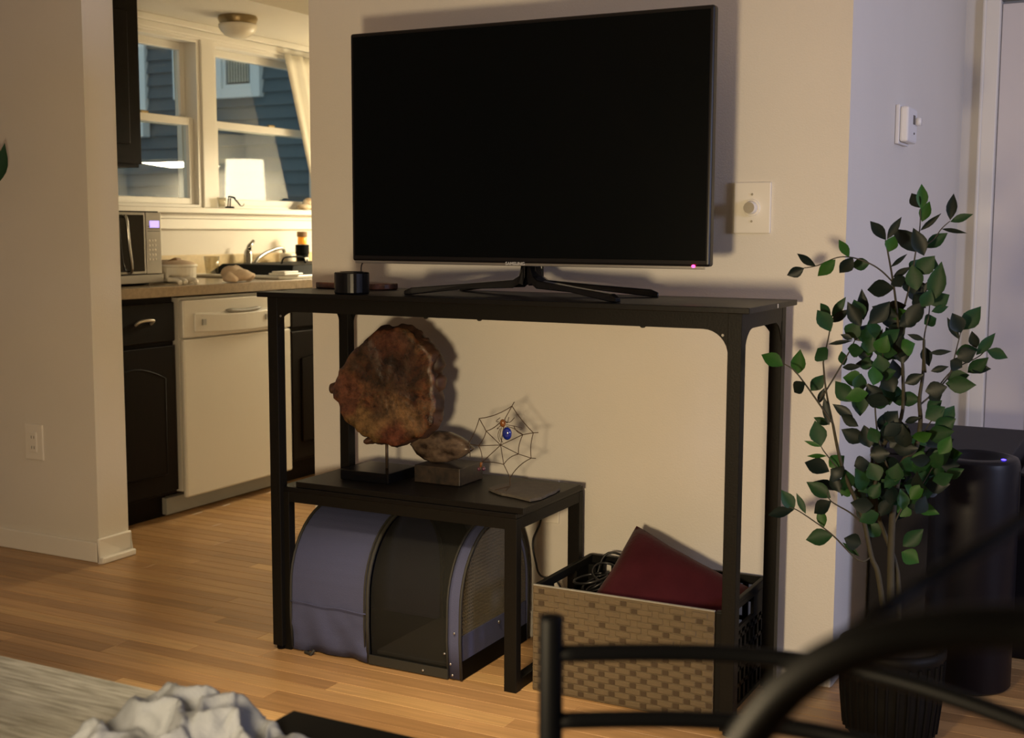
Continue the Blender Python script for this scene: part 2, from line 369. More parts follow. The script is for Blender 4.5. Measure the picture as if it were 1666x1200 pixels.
# soffit over the sink
struct(box('trim_1', 'ceiling_paint', (XW, 3.2, 2.065), (-3.44, 6.0, CEIL)), 'boxed soffit above the kitchen window', 'soffit')
struct(MB().box(XW, XW+.03, 3.2, 6.0, 2.035, 2.065).box(XW, XW+.018, 3.2, 6.0, 2.005, 2.035).build('trim_2', 'trim_paint', bevel=.004), 'stepped moulding under the soffit above the window', 'moulding')
# windows
def window(n, y0, y1, label):
    z0, z1, zm = WZ0, 2.0, (1.615)
    e = bpy.data.objects.new('window_%d' % n, None); COL.objects.link(e); e.location = (XW, (y0+y1)/2, z0); e['kind'] = 'structure'; e['label'] = label; e['category'] = 'window'
    f = MB(); t = .022
    f.box(XW-.12, XW+.004, y0, y0+t, z0, z1); f.box(XW-.12, XW+.004, y1-t, y1, z0, z1); f.box(XW-.12, XW+.004, y0+t, y1-t, z1-.02, z1); f.box(XW-.12, XW+.004, y0+t, y1-t, z0, z0+.015)
    f.build('window_frame', 'trim_paint', e, bevel=.002)
    for (xa, xb, za, zb, nm) in ((XW-.10, XW-.065, zm-.01, z1-.02, 'upper'), (XW-.06, XW-.02, z0+.015, zm+.022, 'lower')):
        a, b_ = y0+t, y1-t; s = .034
        g = MB(); g.box(xa, xb, a, a+s, za, zb); g.box(xa, xb, b_-s, b_, za, zb); g.box(xa, xb, a+s, b_-s, za, za+(.03 if nm == 'lower' else .034)); g.box(xa, xb, a+s, b_-s, zb-.034, zb)
        so = g.build('sash', 'trim_paint', e, bevel=.003)
        xm = (xa+xb)/2; box('pane', 'glass', (xm-.002, a+s, za+.02), (xm+.002, b_-s, zb-.02), so)
    MB().box(XW-.035, XW-.02, (y0+y1)/2-.025, (y0+y1)/2+.025, zm+.022, zm+.034).build('sash_lock', 'brass_dark', e, bevel=.003)
window(1, WYa, 4.60, 'left sash window of the kitchen, nearer the wall cabinet')
window(2, 4.69, WYb, 'right sash window of the kitchen, beside the curtain')
struct(box('trim_3', 'trim_paint', (XW-.12, 4.60, WZ0), (XW+.015, 4.69, 2.0), bevel=.004), 'broad mullion between the two kitchen sash windows', 'trim')
struct(box('trim_4', 'trim_paint', (XW, 3.86, 2.0-.005), (XW+.015, WYb+.02, 2.012), bevel=.002), 'thin head casing above the kitchen windows', 'trim')
st = MB(); st.box(XW-.11, XW+.075, 3.85, 5.75, 1.198, 1.225); st.box(XW, XW+.02, 3.9, 5.72, 1.125, 1.198); st.box(XW, XW+.028, 3.9, 5.72, 1.172, 1.198)
struct(st.build('trim_5', 'trim_paint', bevel=.004), 'white window sill with apron under the kitchen windows', 'window sill')
# baseboards
struct(MB().box(-3.18, -3.168, 3.045, 3.2, 0, .085).box(-3.168, -3.148, 3.045, 3.2, 0, .022).build('baseboard_left', 'trim_paint', bevel=.006, seg=3), 'short white baseboard on the wall end by the kitchen', 'baseboard')
struct(box('baseboard_front', 'trim_paint', (-5.1, 3.049, 0), (-3.181, 3.0588, .07), bevel=.004), 'painted baseboard of the wall left of the kitchen opening', 'baseboard')
struct(box('baseboard_back', 'trim_paint', (WX0, WY-.012, 0), (WX1, WY-.0002, .075), bevel=.004), 'painted baseboard behind the console table', 'baseboard')
# hall: end wall with door
dy = 4.80
xa = at(1584, 400, 1, dy).x; xb = at(1612, 400, 1, dy).x
zt = at(1640, 4, 1, dy).z
hw = MB(); hw.box(WX1-.10, xa, dy, dy+.12, 0, CEIL); hw.box(xa, 3, dy, dy+.12, zt+.02, CEIL); hw.box(xb+.82, 3, dy, dy+.12, 0, zt+.02); hw.box(xa, xb+.9, dy+.10, dy+.12, 0, zt+.02)
struct(hw.build('wall_end', 'wall_paint'), 'end wall of the hall around the white door', 'wall')
ds = bpy.data.objects.new('door_1', None); COL.objects.link(ds); ds.location = (xb, dy, 0); struct(ds, 'white interior door at the end of the hall', 'door')
box('door_leaf', 'door_paint', (xb+.002, dy+.02, .008), (xb+.80, dy+.06, zt), ds, bevel=.002)
pn = MB()
for z0_, z1_ in ((.15, .85), (.98, zt-.14)):
    for x0_, x1_ in ((.14, .36), (.46, .68)): pn.box(xb+x0_, xb+x1_, dy+.014, dy+.022, z0_, z1_)
pn.build('door_panel', 'door_paint', ds, bevel=.005)
struct(MB().box(xa, xb, dy-.018, dy+.10, 0, zt+.012).box(xa, xa+.012, dy-.026, dy-.018, 0, zt+.012).build('trim_6', 'trim_paint', bevel=.004), 'white door casing beside the hall door', 'door casing')
struct(MB().box(xa, xb+.86, dy-.018, dy+.02, zt+.012, zt+.09).build('trim_7', 'trim_paint', bevel=.004), 'white head casing above the hall door', 'door casing')

# ---------------------------------------------------------------- neighbour house
YF = 9.0
nh = thing('house', 'neighbouring house with dark blue lap siding seen through the kitchen window', 'house', (-8, YF, 0))
box('wall', 'siding', (-16, YF+.03, -.5), (-2.5, YF+.2, 6), nh)
z = .6
i = 0
while z < 4.2:
    MB().prism([(-14, YF+.03, z), (-14, YF-.004, z), (-14, YF+.024, z+.115), (-14, YF+.03, z+.115)], (11, 0, 0)).build('siding_board', 'siding', nh); z += .115
def extwin(x0, x1, z0, z1, n):
    t = .085; o = MB(); y0, y1 = YF-.045, YF+.03
    o.box(x0-t, x0, y0, y1, z0-t, z1+t); o.box(x1, x1+t, y0, y1, z0-t, z1+t); o.box(x0, x1, y0, y1, z0-t, z0); o.box(x0, x1, y0, y1, z1, z1+t)
    o.box(x0, x0+.035, y0+.02, y1, z0, z1); o.box(x1-.035, x1, y0+.02, y1, z0, z1); o.box(x0+.035, x1-.035, y0+.02, y1, z0, z0+.035)
    f = o.build('window', 'ext_trim', nh, bevel=.006)
    box('pane', 'blind_dark', (x0+.035, y0+.045, z0+.03), (x1-.035, y0+.05, z1), f)
    for k in range(n):
        xx = x0+.05+(x1-x0-.1)*(k+.5)/n; wv = (x1-x0)/n*.28
        MB().prism([(xx-wv, y0+.034, z0+.05), (xx+wv, y0+.026, z0+.05), (xx+wv, y0+.030, z0+.05), (xx-wv, y0+.038, z0+.05)], (0, 0, z1-z0-.06)).build('blind_slat', 'blind', f)
q0 = at(352, 100, 1, YF); q1 = at(428, 157, 1, YF)
extwin(q0.x+.085, q1.x-.09, q1.z+.085, q1.z+1.2, 8)
q0 = at(287, 163, 1, YF)
extwin(q0.x+.085, q0.x+.40, q0.z+.085, q0.z+1.2, 4)
q0 = at(232, 182, 1, YF); box('corner_board', 'ext_trim', (q0.x-.10, YF-.03, q0.z), (q0.x+.065, YF+.02, q0.z+2), nh, bevel=.004)
q0 = at(228, 224, 1, YF); box('meter_box', 'ext_trim', (q0.x-.1, YF-.10, q0.z), (q0.x+.13, YF+.0, q0.z+.15), nh, bevel=.01)
struct(box('ground', 'soil', (-20, 7.2, -.6), (-5.3, 12, -.5)), 'dark ground outside between the houses', 'ground')

# ================================================================ KITCHEN
CX = -3.40
# wall cabinet
uc = thing('wall_cabinet', 'dark brown wall cabinet hanging left of the kitchen window', 'cabinet', (-3.88, 3.53, 1.37))
box('body', 'dark_wood', (XW+.001, 3.20, 1.372), (-3.722, 3.86, 2.06), uc, bevel=.002)
du = box('door', 'dark_wood', (-3.722, 3.21, 1.385), (-3.702, 3.855, 2.05), uc, bevel=.003)
box('panel', 'dark_wood', (-3.704, 3.28, 1.46), (-3.694, 3.79, 1.98), du, bevel=.006)
# base cabinets
def base_cabinet(y0, y1, label, drawer=True, hi=.86):
    t = thing('base_cabinet', label, 'cabinet', (-3.7, (y0+y1)/2, 0))
    MB().box(XW+.002, CX-.02, y0, y1, .10, .868).box(XW+.002, CX-.08, y0, y1, 0, .10).build('body', 'dark_wood', t, bevel=.002)
    zd = .69
    d = box('drawer', 'dark_wood', (CX-.02, y0+.01, zd+.008), (CX, y1-.01, hi-.012), t, bevel=.004)
    ym = (y0+y1)/2
    dr = box('door', 'dark_wood', (CX-.02, y0+.01, .115), (CX, y1-.01, zd-.008), t, bevel=.003)
    a, b_ = y0+.075, y1-.075
    pts = [(CX, a, .19), (CX, b_, .19), (CX, b_, .56)] + [(CX, b_+(a-b_)*k/8, .56+.045*math.sin(PI*k/8)) for k in range(1, 8)] + [(CX, a, .56)]
    MB().prism(pts, (.007, 0, 0)).build('panel', 'dark_wood', dr, bevel=.005)
    MB().tube([(p[0]+.004, p[1], p[2]) for p in pts]+[(pts[0][0]+.004, pts[0][1], pts[0][2])], .005, 6).build('moulding', 'dark_wood', dr, smooth=True)
    return t, d, dr
t, d, dr = base_cabinet(3.22, 3.70, 'dark brown base cabinet with cup pull drawer left of the dishwasher')
hp = at(236, 526, 0, CX+.01)
MB().tube(smooth_path([(CX, hp.y-.04, hp.z-.005), (CX+.02, hp.y-.035, hp.z+.008), (CX+.026, hp.y, hp.z+.012), (CX+.02, hp.y+.035, hp.z+.008), (CX, hp.y+.04, hp.z-.005)]), .006, 8).build('cup_pull', 'knob_metal', d, smooth=True)
t, d, dr = base_cabinet(4.41, 5.95, 'dark brown base cabinet right of the dishwasher, half hidden by the wall')
# dishwasher
dw = thing('dishwasher', 'white built-in dishwasher with curved handle between dark cabinets', 'dishwasher', (-3.7, 4.05, 0))
ya, yb = 3.722, 4.400
box('body', 'enamel', (XW+.03, ya, .10), (CX-.01, yb, .862), dw)
box('door', 'enamel', (CX-.01, ya+.003, .075), (CX+.012, yb-.003, .70), dw, bevel=.008, seg=3)
pp = [(CX+.012+.014*math.sin(PI*k/10), ya+.003+(yb-ya-.006)*k/10) for k in range(11)]
g = MB(); g.prism([(x, y_, .705) for x, y_ in [(CX-.01, ya+.003)]+pp+[(CX-.01, yb-.003)]], (0, 0, .148)); cp = g.build('control_panel', 'enamel', dw, bevel=.006, seg=3)
g = MB(); yc = (ya+yb)/2
bow = [(CX+.022+.022*math.sin(PI*k/12), ya+.06+(yb-ya-.12)*k/12) for k in range(13)]
g.prism([(CX+.01, bow[0][1], .725)]+[(x, y_, .725-.010*math.sin(PI*k/12)) for k, (x, y_) in enumerate(bow)]+[(CX+.01, bow[-1][1], .725)], (0, 0, .075)); g.build('handle', 'enamel', dw, bevel=.008, seg=3)
g = MB(); g.tube([(CX+.034+.002*math.sin(PI*k/8), yc-.11+.22*k/8, .803-.006*math.sin(PI*k/8)) for k in range(9)], [.003]+[.009]*7+[.003], 8); g.build('grip_recess', 'kick_grey', cp, smooth=True)
box('badge', 'kick_grey', (CX+.028, ya+.092, .752), (CX+.034, ya+.112, .775), dw, bevel=.001)
box('button', 'kick_grey', (CX+.041, yb-.21, .752), (CX+.044, yb-.19, .775), dw, bevel=.001)
box('toe_kick', 'kick_grey', (CX-.09, ya-.04, .008), (CX-.055, yb+.01, .075), dw, bevel=.003)
# countertop with backsplash lip
ct = thing('countertop', 'brown laminate kitchen worktop with tan backsplash lip', 'countertop', (-3.7, 4.5, .87))
SY0, SY1, SX0, SX1 = 4.42, 5.30, -3.92, -3.47
g = MB(); g.box(XW+.002, -3.372, 3.198, SY0, .871, .91); g.box(XW+.002, -3.372, SY1, 5.98, .871, .91); g.box(SX1, -3.372, SY0, SY1, .871, .91); g.box(XW+.002, SX0, SY0, SY1, .871, .91)
g.build('worktop', 'counter', ct, bevel=.003)
box('backsplash', 'backsplash', (XW+.001, 3.2, .9105), (XW+.022, 5.98, 1.008), ct, bevel=.003)
# sink
sk = thing('sink', 'white drop-in kitchen sink behind the console table corner', 'sink', (-3.7, 4.85, .91))
g = MB(); r_ = .03
g.box(SX0-r_, SX1+r_, SY0-r_, SY0+.02, .911, .925); g.box(SX0-r_, SX1+r_, SY1-.02, SY1+r_, .911, .925); g.box(SX1-.02, SX1+r_, SY0+.02, SY1-.02, .911, .925); g.box(SX0-r_, SX0+.02, SY0+.02, SY1-.02, .911, .925)
g.build('rim', 'sink_white', sk, bevel=.005)
g = MB(); g.box(SX0+.012, SX1-.012, SY0+.012, SY1-.012, .72, .735); g.box(SX0+.012, SX0+.02, SY0+.012, SY1-.012, .735, .911); g.box(SX1-.02, SX1-.012, SY0+.012, SY1-.012, .735, .911); g.box(SX0+.02, SX1-.02, SY0+.012, SY0+.02, .735, .911); g.box(SX0+.02, SX1-.02, SY1-.02, SY1-.012, .735, .911)
g.build('basin', 'sink_white', sk)
# faucet
fx = -3.97
fa = thing('faucet', 'chrome kitchen faucet with long arched spout', 'faucet', (fx, 4.83, .911))
fb = at(404, 436, 0, fx); fy = fb.y
MB().lathe([(.030, .912), (.030, .925), (.022, .935), (.021, 1.0), (.018, 1.02), (.012, 1.03)], (fx, fy, 0), 16).build('body', 'chrome', fa, smooth=True)
lv = at(410, 391, 0, fx); MB().tube([(fx, fy, 1.02), (fx+.005, fy+.006, 1.045), (fx+.01, lv.y, lv.z)], [.014, .012, .007], 10).build('lever', 'chrome', fa, smooth=True)
sp_ = [at(*q, 0, fx+.03) for q in [(410, 436), (420, 420), (437, 409), (452, 404), (460, 404)]]
MB().tube(smooth_path(sp_+[sp_[-1]+Vector((0, .012, -.02))]), .0095, 10).build('spout', 'chrome', fa, smooth=True)
# roasting pan in the sink
rp_ = thing('roasting_pan', 'upturned black roasting pan with wire handle laid over the sink', 'pan', (-3.68, 4.85, .926))
px0, px1, py0, py1 = SX0-.01, SX1+.01, 4.50, 5.26; zb_, zt_, ins = .926, .968, .055
g = MB(); g.add([(px0, py0, zb_), (px1, py0, zb_), (px1, py1, zb_), (px0, py1, zb_), (px0+ins*.6, py0+ins, zt_), (px1-ins*.6, py0+ins, zt_), (px1-ins*.6, py1-ins, zt_), (px0+ins*.6, py1-ins, zt_)],
      [(3, 2, 1, 0), (4, 5, 6, 7), (0, 1, 5, 4), (1, 2, 6, 5), (2, 3, 7, 6), (3, 0, 4, 7)])
g.build('pan_body', 'pan_black', rp_, bevel=.004)
xh = -3.66; MB().tube(smooth_path([(xh, 4.69, zt_-.002), (xh, 4.70, .988), (xh, 4.73, .998), (xh, 4.83, .998), (xh, 4.86, .988), (xh, 4.87, zt_-.002)]), .0042, 8).build('handle', 'pan_black', rp_, smooth=True)
# white plate stack / tray on sink edge
q = Vector((SX1+.005, 4.47, .926))
tag(MB().box(q.x-.05, q.x+.04, q.y-.06, q.y+.07, .9265, .936).box(q.x-.04, q.x+.03, q.y-.05, q.y+.05, .936, .944).build('sponge_tray', 'sink_white', bevel=.003), 'small white stepped tray on the sink edge beside the pan', 'tray')
# canister and pill bottle
xx = -3.93
cy_ = at(492, 425, 0, xx)
cn = thing('canister', 'dark canister with white square label behind the sink', 'canister', (xx, cy_.y, .926))
MB().lathe([(.030, .927), (.031, .935), (.031, 1.0), (.035, 1.003), (.035, 1.045), (.033, 1.05)], (xx, cy_.y, 0), 20).build('body', 'pan_black', cn, smooth=False, bevel=.002)
MB().box(xx+.031, xx+.034, cy_.y-.022, cy_.y+.008, .955, .985).build('label_sticker', 'jar_white', cn)
MB().box(xx+.034, xx+.0345, cy_.y-.014, cy_.y, .963, .977).build('label_print', 'pan_black', cn)
pb = thing('pill_bottle', 'orange pill bottle with dark lid standing on the canister', 'bottle', (xx, cy_.y, 1.051))
MB().lathe([(.022, 1.051), (.023, 1.055), (.023, 1.085), (.018, 1.09)], (xx, cy_.y, 0), 18).build('bottle_body', 'orange_plastic', pb, smooth=True)
MB().lathe([(.026, 1.088), (.026, 1.112), (.024, 1.115)], (xx, cy_.y, 0), 18).build('lid', 'brown_stuff', pb, bevel=.001)
cr_ = tag(MB().lathe([(.035, .927), (.04, .94), (.04, 1.0), (.036, 1.008)], (xx, at(468, 425, 0, xx).y, 0), 20).build('crock', 'ceramic', smooth=True), 'tan ceramic crock left of the dark canister', 'crock')
# microwave
mx0, mx1 = -3.97, -3.50
mw = thing('microwave', 'stainless microwave with blue lit display on the worktop', 'microwave', (-3.7, 3.5, .911))
my1 = 3.748
box('feet', 'pan_black', (mx0+.03, 3.28, .911), (mx1-.05, my1-.03, .918), mw)
box('case', 'pan_black', (mx0, 3.235, .917), (mx1-.02, my1, 1.195), mw, bevel=.004)
yp = at(238, 400, 0, mx1).y
box('trim_bar', 'steel', (mx1-.02, 3.237, .919), (mx1, my1-.002, .952), mw, bevel=.002)
dd = box('door', 'steel', (mx1-.02, 3.237, .954), (mx1, yp-.003, 1.19), mw, bevel=.003)
box('window', 'micro_glass', (mx1-.001, 3.27, .965), (mx1+.002, yp-.012, 1.18), dd, bevel=.001)
hy = at(203, 400, 0, mx1).y
MB().tube(smooth_path([(mx1, hy-.008, 1.172), (mx1+.022, hy-.01, 1.165), (mx1+.026, hy-.004, 1.07), (mx1+.022, hy+.012, .975), (mx1, hy+.014, .962)]), .006, 8).build('handle', 'chrome', dd, smooth=True)
cp = box('control_panel', 'steel', (mx1-.02, yp, .954), (mx1+.001, my1-.012, 1.19), mw, bevel=.002)
a = at(243, 359, 0, mx1); b_ = at(258, 370, 0, mx1)
box('display', 'lcd', (mx1, a.y, b_.z), (mx1+.003, b_.y, a.z), cp)
tx = bpy.data.curves.new('digit', 'FONT'); tx.body = '1:'; tx.size = .011
def text_mesh(body, size, m, matrix, parent, name='lettering', ext=.0003):
    c = bpy.data.curves.new('t', 'FONT'); c.body = body; c.size = size; c.extrude = ext; c.align_x = 'CENTER'; c.align_y = 'CENTER'
    o = bpy.data.objects.new('t', c); COL.objects.link(o); dg = bpy.context.evaluated_depsgraph_get(); me = bpy.data.meshes.new_from_object(o.evaluated_get(dg))
    bpy.data.objects.remove(o); me.transform(matrix); off = Vector((0, 0, 0)); q = parent
    while q is not None: off += q.location; q = q.parent
    me.transform(Matrix.Translation(-off)); me.materials.clear(); me.materials.append(MATS[m])
    o = bpy.data.objects.new(name, me); COL.objects.link(o); o.parent = parent; return o
for rr in range(6):
    for cc in range(3):
        yy = yp+.012+cc*.016; zz = 1.10-rr*.018
        if rr == 0: continue
        MB().ell((mx1+.001, yy+.004, zz), (.003, .0045, .005), 8, 5).build('button', 'plate', cp, smooth=True)
for rr in range(3): box('button_row', 'slot', (mx1, yp+.008, 1.135-rr*.009), (mx1+.0018, my1-.02, 1.138-rr*.009), cp)
# bowls, glass, cloth bag on worktop
q = Vector((-3.64, 3.945, .911))
bw = thing('casserole_dish', 'round cream casserole dish with a brown spoon lying on it beside the microwave', 'dish', q)
MB().lathe([(.075, .912), (.088, .918), (.096, .930), (.098, .972), (.103, .975), (.103, .981), (.096, .984)], (q.x, q.y, 0), 30, True, True).build('dish_body', 'ceramic', bw, smooth=False, bevel=.001)
MB().lathe([(.096, .984), (.085, .992), (.05, 1.000), (.001, 1.003)], (q.x, q.y, 0), 30, False, False).build('lid', 'bag_cloth', bw, smooth=True)
MB().tube([(q.x+.03, q.y-.055, .997), (q.x+.035, q.y-.02, 1.003), (q.x+.035, q.y+.01, 1.003)], [.002, .009, .006], 8).build('spoon_bowl', 'brown_stuff', bw, smooth=True)
for k, (qx, qy, a0) in enumerate([(-3.45, 3.74, .3), (-3.47, 3.79, .1), (-3.46, 3.835, -.1)]):
    tag(MB().tube(smooth_path([(qx+.04*math.cos(a0+t_), qy+.018*k*0+.02*math.sin(t_), .917+.012*math.sin(t_*.8)) for t_ in (0, .6, 1.2, 1.8, 2.4)]), [.005]+[.009]*(4*6-1)+[.005], 8).build('garlic_scape', 'ceramic', smooth=True),
        ['pale curled rolled napkin nearest the microwave', 'pale curled rolled napkin in the middle of the three', 'pale curled rolled napkin nearest the drinking glass'][k], 'napkin', 'rolled napkins by the bowl').name = 'napkin'
q = at(345, 450, 2, .912)
tag(MB().lathe([(.026, .912), (.036, 1.005), (.0345, 1.005), (.026, .922)], (q.x, q.y, 0), 24, True, True).build('drinking_glass', 'tumbler', smooth=True), 'clear tapered drinking glass beside the bowl', 'glass')
q = at(388, 458, 2, .912)
g = MB(); n = 22
for (dx, dy_, sx, sy, sz, dz) in ((0, 0, .05, .075, .028, .026), (-.02, -.01, .045, .06, .03, .036), (.0, .05, .035, .04, .022, .02), (.01, -.06, .03, .045, .02, .018)):
    g.ell((q.x+dx, q.y+dy_, .912+dz), (sx, sy, sz), 18, 10)
bg = g.build('oven_mitt', 'bag_cloth', smooth=True)
for v in bg.data.vertices: v.co += Vector(noise.noise_vector(v.co*28))*.010
for v in bg.data.vertices: v.co.z = max(v.co.z, .9125)
tag(bg, 'crumpled tan cloth bundle on the worktop in front of the faucet', 'cloth')
# window sill things
sx = XW+.04
q = at(361, 346, 0, sx); tag(MB().lathe([(.014, 1.2255), (.022, 1.275), (.0205, 1.275), (.014, 1.232)], (sx, q.y, 0), 18).build('shot_glass', 'tumbler', smooth=True), 'tiny glass on the window sill under the mullion', 'glass')
ph = thing('phone_stand', 'black jointed folding stand on the kitchen window sill', 'stand', (sx, at(374, 347, 0, sx).y, 1.2255))
P_ = lambda x, y: at(x, y, 0, sx)
MB().lathe([(.022, 1.2256), (.022, 1.231), (.018, 1.234)], (sx, P_(374, 346).y, 0), 18).build('base', 'pan_black', ph)
MB().tube([P_(370, 345), P_(372, 320)], .003, 6).tube([P_(374, 345), P_(375, 320)], .003, 6).build('lower_arm', 'pan_black', ph)
MB().tube([P_(372, 319), P_(380, 321), P_(391, 334)], [.003, .005, .003], 6).tube(smooth_path([P_(388, 332), P_(392, 335), P_(396, 334), P_(397, 331)]), .002, 6).build('upper_arm', 'pan_black', ph)
sh = MB(); qy = P_(497, 345)
sh.ell((sx+.01, qy.y-.02, 1.243), (.025, .05, .018), 18, 10); sh.ell((sx, qy.y+.03, 1.258), (.025, .045, .030), 18, 10)
so = sh.build('conch_shell', 'shell', smooth=True)
for v in so.data.vertices: v.co += Vector(noise.noise_vector(v.co*30))*.009; v.co.z = max(v.co.z, 1.2256)
tag(so, 'tan and cream seashell lying at the right end of the sill', 'shell')
# curtain swept to the right
g = MB(); rows = 14; cols = 26; vs = []
for i in range(rows+1):
    tz = i/rows; z_ = 1.26+(2.0-1.26)*tz
    yl = at(510, 305, 0, XW+.03).y+(at(458, 95, 0, XW+.03).y-at(510, 305, 0, XW+.03).y)*tz
    yr = 5.78
    for j in range(cols+1):
        u = j/cols; vs.append((XW+.045+.012*math.sin(u*38), yl+(yr-yl)*u, z_))
fs = [(i*(cols+1)+j, i*(cols+1)+j+1, (i+1)*(cols+1)+j+1, (i+1)*(cols+1)+j) for i in range(rows) for j in range(cols)]
g.add(vs, fs); cu = g.build('curtain', 'curtain', smooth=True); md = cu.modifiers.new('s', 'SOLIDIFY'); md.thickness = .003
tag(cu, 'off-white gathered curtain slanting down the right kitchen window', 'curtain')
# ceiling lamp under soffit
lc = at(387, 38, 0, -3.74)
lm = thing('ceiling_light', 'unlit flush-mount light with brass rim and ribbed glass bowl under the soffit', 'light', (lc.x, lc.y, 2.065))
s1 = 2.0645
MB().lathe([(.085, s1), (.088, s1-.012), (.080, s1-.03), (.078, s1-.036)], (lc.x, lc.y, 0), 30, False, True).build('rim', 'brass_dark', lm, smooth=True)
pr = []; 
for k in range(9): a_ = k/8*PI/2; pr.append((.082*math.cos(a_)+.002, s1-.036-.062*math.sin(a_)))
g = MB(); g.lathe(pr, (lc.x, lc.y, 0), 48, True, True); gb = g.build('glass_bowl', 'frost', lm, smooth=True) if 'frost' in MATS else g.build('glass_bowl', 'ceramic', lm, smooth=True)
for v in gb.data.vertices:
    a_ = math.atan2(v.co.y, v.co.x); r_ = math.hypot(v.co.x, v.co.y); s_ = 1+.02*(1 if round(a_/(2*PI)*48) % 2 else -1)*(r_ > .03); v.co.x *= s_; v.co.y *= s_
# stove with hood at the far wall (seen reflected in the window)
stv = thing('stove', 'white kitchen stove against the far wall, reflected in the window', 'stove', (-3.0, 5.65, 0))
box('stove_body', 'enamel', (-3.24, 5.36, 0), (-2.74, 5.98, .91), stv, bevel=.006)
box('backguard', 'enamel', (-3.24, 5.93, .911), (-2.74, 5.98, 1.12), stv, bevel=.006)
for xq in (-3.11, -2.87):
    for yq in (5.50, 5.78): MB().lathe([(.075, .911), (.075, .918)], (xq, yq, 0), 20).build('burner', 'pan_black', stv)
hd = thing('range_hood', 'white range hood above the stove, reflected in the window', 'range hood', (-2.75, 5.75, 1.52))
MB().prism([(-3.24, 5.52, 1.52), (-3.24, 5.999, 1.52), (-3.24, 5.999, 1.68), (-3.24, 5.68, 1.68)], (.50, 0, 0)).build('hood_body', 'enamel', hd, bevel=.004)
box('lens', 'hood_lens' if 'hood_lens' in MATS else 'enamel', (-3.20, 5.58, 1.512), (-2.78, 5.88, 1.52), hd)
kl = thing('shaded_lamp', 'glowing white shaded lamp on the far worktop corner, reflected in the window', 'lamp', (-3.44, 5.75, .911))
MB().lathe([(.055, .912), (.055, .925), (.014, .94), (.012, 1.33)], (-3.44, 5.75, 0), 20).build('lamp_base', 'brass_dark', kl, smooth=True)
MB().lathe([(.115, 1.27), (.105, 1.52), (.102, 1.52), (.112, 1.27)], (-3.44, 5.75, 0), 28, False, False).build('lamp_shade', 'lit_shade', kl, smooth=True)
fg = thing('refrigerator', 'white refrigerator beside the stove, reflected in the window', 'refrigerator', (-2.0, 5.6, 0))
box('fridge_body', 'enamel', (-2.31, 5.35, .01), (-1.77, 5.98, 1.70), fg, bevel=.01)
box('door', 'enamel', (-2.31, 5.30, .06), (-1.77, 5.345, 1.70), fg, bevel=.01)

# ================================================================ WALL PLATES
def wall_plate(name, label, cat, x0, x1, z0, z1, group=None, kind='outlet'):
    t = thing(name, label, cat, ((x0+x1)/2, WY, (z0+z1)/2), group)
    box('plate', 'plate', (x0, WY-.007, z0), (x1, WY-.0003, z1), t, bevel=.003)
    xc, zc = (x0+x1)/2, (z0+z1)/2
    if kind == 'outlet':
        r_ = box('receptacle', 'plate', (xc-.017, WY-.011, zc-.035), (xc+.017, WY-.007, zc+.035), t, bevel=.002)
        for dz in (-.018, .018):
            for dx in (-.006, .006): box('slot', 'slot', (xc+dx-.0012, WY-.0115, zc+dz-.005), (xc+dx+.0012, WY-.0105, zc+dz+.005), r_)
            MB().lathe([(.0025, 0), (.0025, .0008)], (0, 0, 0), 8).build('x', 'slot', None).name = 'tmp'
    else:
        MB().tube([(xc, WY-.006, zc), (xc, WY-.012, zc)], .021, 24).build('collar', 'plate', t, bevel=.001)
        MB().tube([(xc, WY-.012, zc), (xc, WY-.032, zc)], [.0165, .0145], 28).build('dial', 'plate', t, bevel=.002)
        MB().tube([(xc, WY-.032, zc), (xc, WY-.0335, zc)], .0135, 28).build('dial_cap', 'knob_metal', t)
        for dz in (-.033, .033): MB().tube([(xc, WY-.007, zc+dz), (xc, WY-.0082, zc+dz)], .003, 10).build('screw', 'knob_metal', t)
    return t
wall_plate('power_outlet', 'off-white power outlet on the wall left of the kitchen opening', 'outlet', -3.511, -3.425, .329, .454)
wall_plate('power_outlet', 'off-white power outlet half hidden behind the small table', 'outlet', -1.55, -1.452, .33, .452)
wall_plate('dimmer_switch', 'off-white dimmer switch plate with round metal dial right of the television', 'switch', -.978, -.884, 1.122, 1.248, kind='dial')
for o in [o for o in bpy.data.objects if o.name.startswith('tmp')]: bpy.data.objects.remove(o)
th = thing('thermostat', 'small white box thermostat on the narrow side wall', 'thermostat', (WX1, 3.68, 1.4))
box('back_plate', 'thermo', (WX1+.0003, 3.60, 1.368), (WX1+.012, 3.745, 1.475), th, bevel=.003)
box('case', 'thermo', (WX1+.012, 3.604, 1.374), (WX1+.035, 3.738, 1.47), th, bevel=.006)
box('display', 'slot', (WX1+.0345, 3.675, 1.425), (WX1+.0362, 3.70, 1.45), th)
MB().tube([(WX1+.035, 3.715, 1.435), (WX1+.05, 3.715, 1.435)], .012, 14).build('knob', 'thermo', th, smooth=True)
MB().tube([(WX1+.035, 3.69, 1.40), (WX1+.037, 3.69, 1.40)], .003, 8).build('button', 'slot', th)

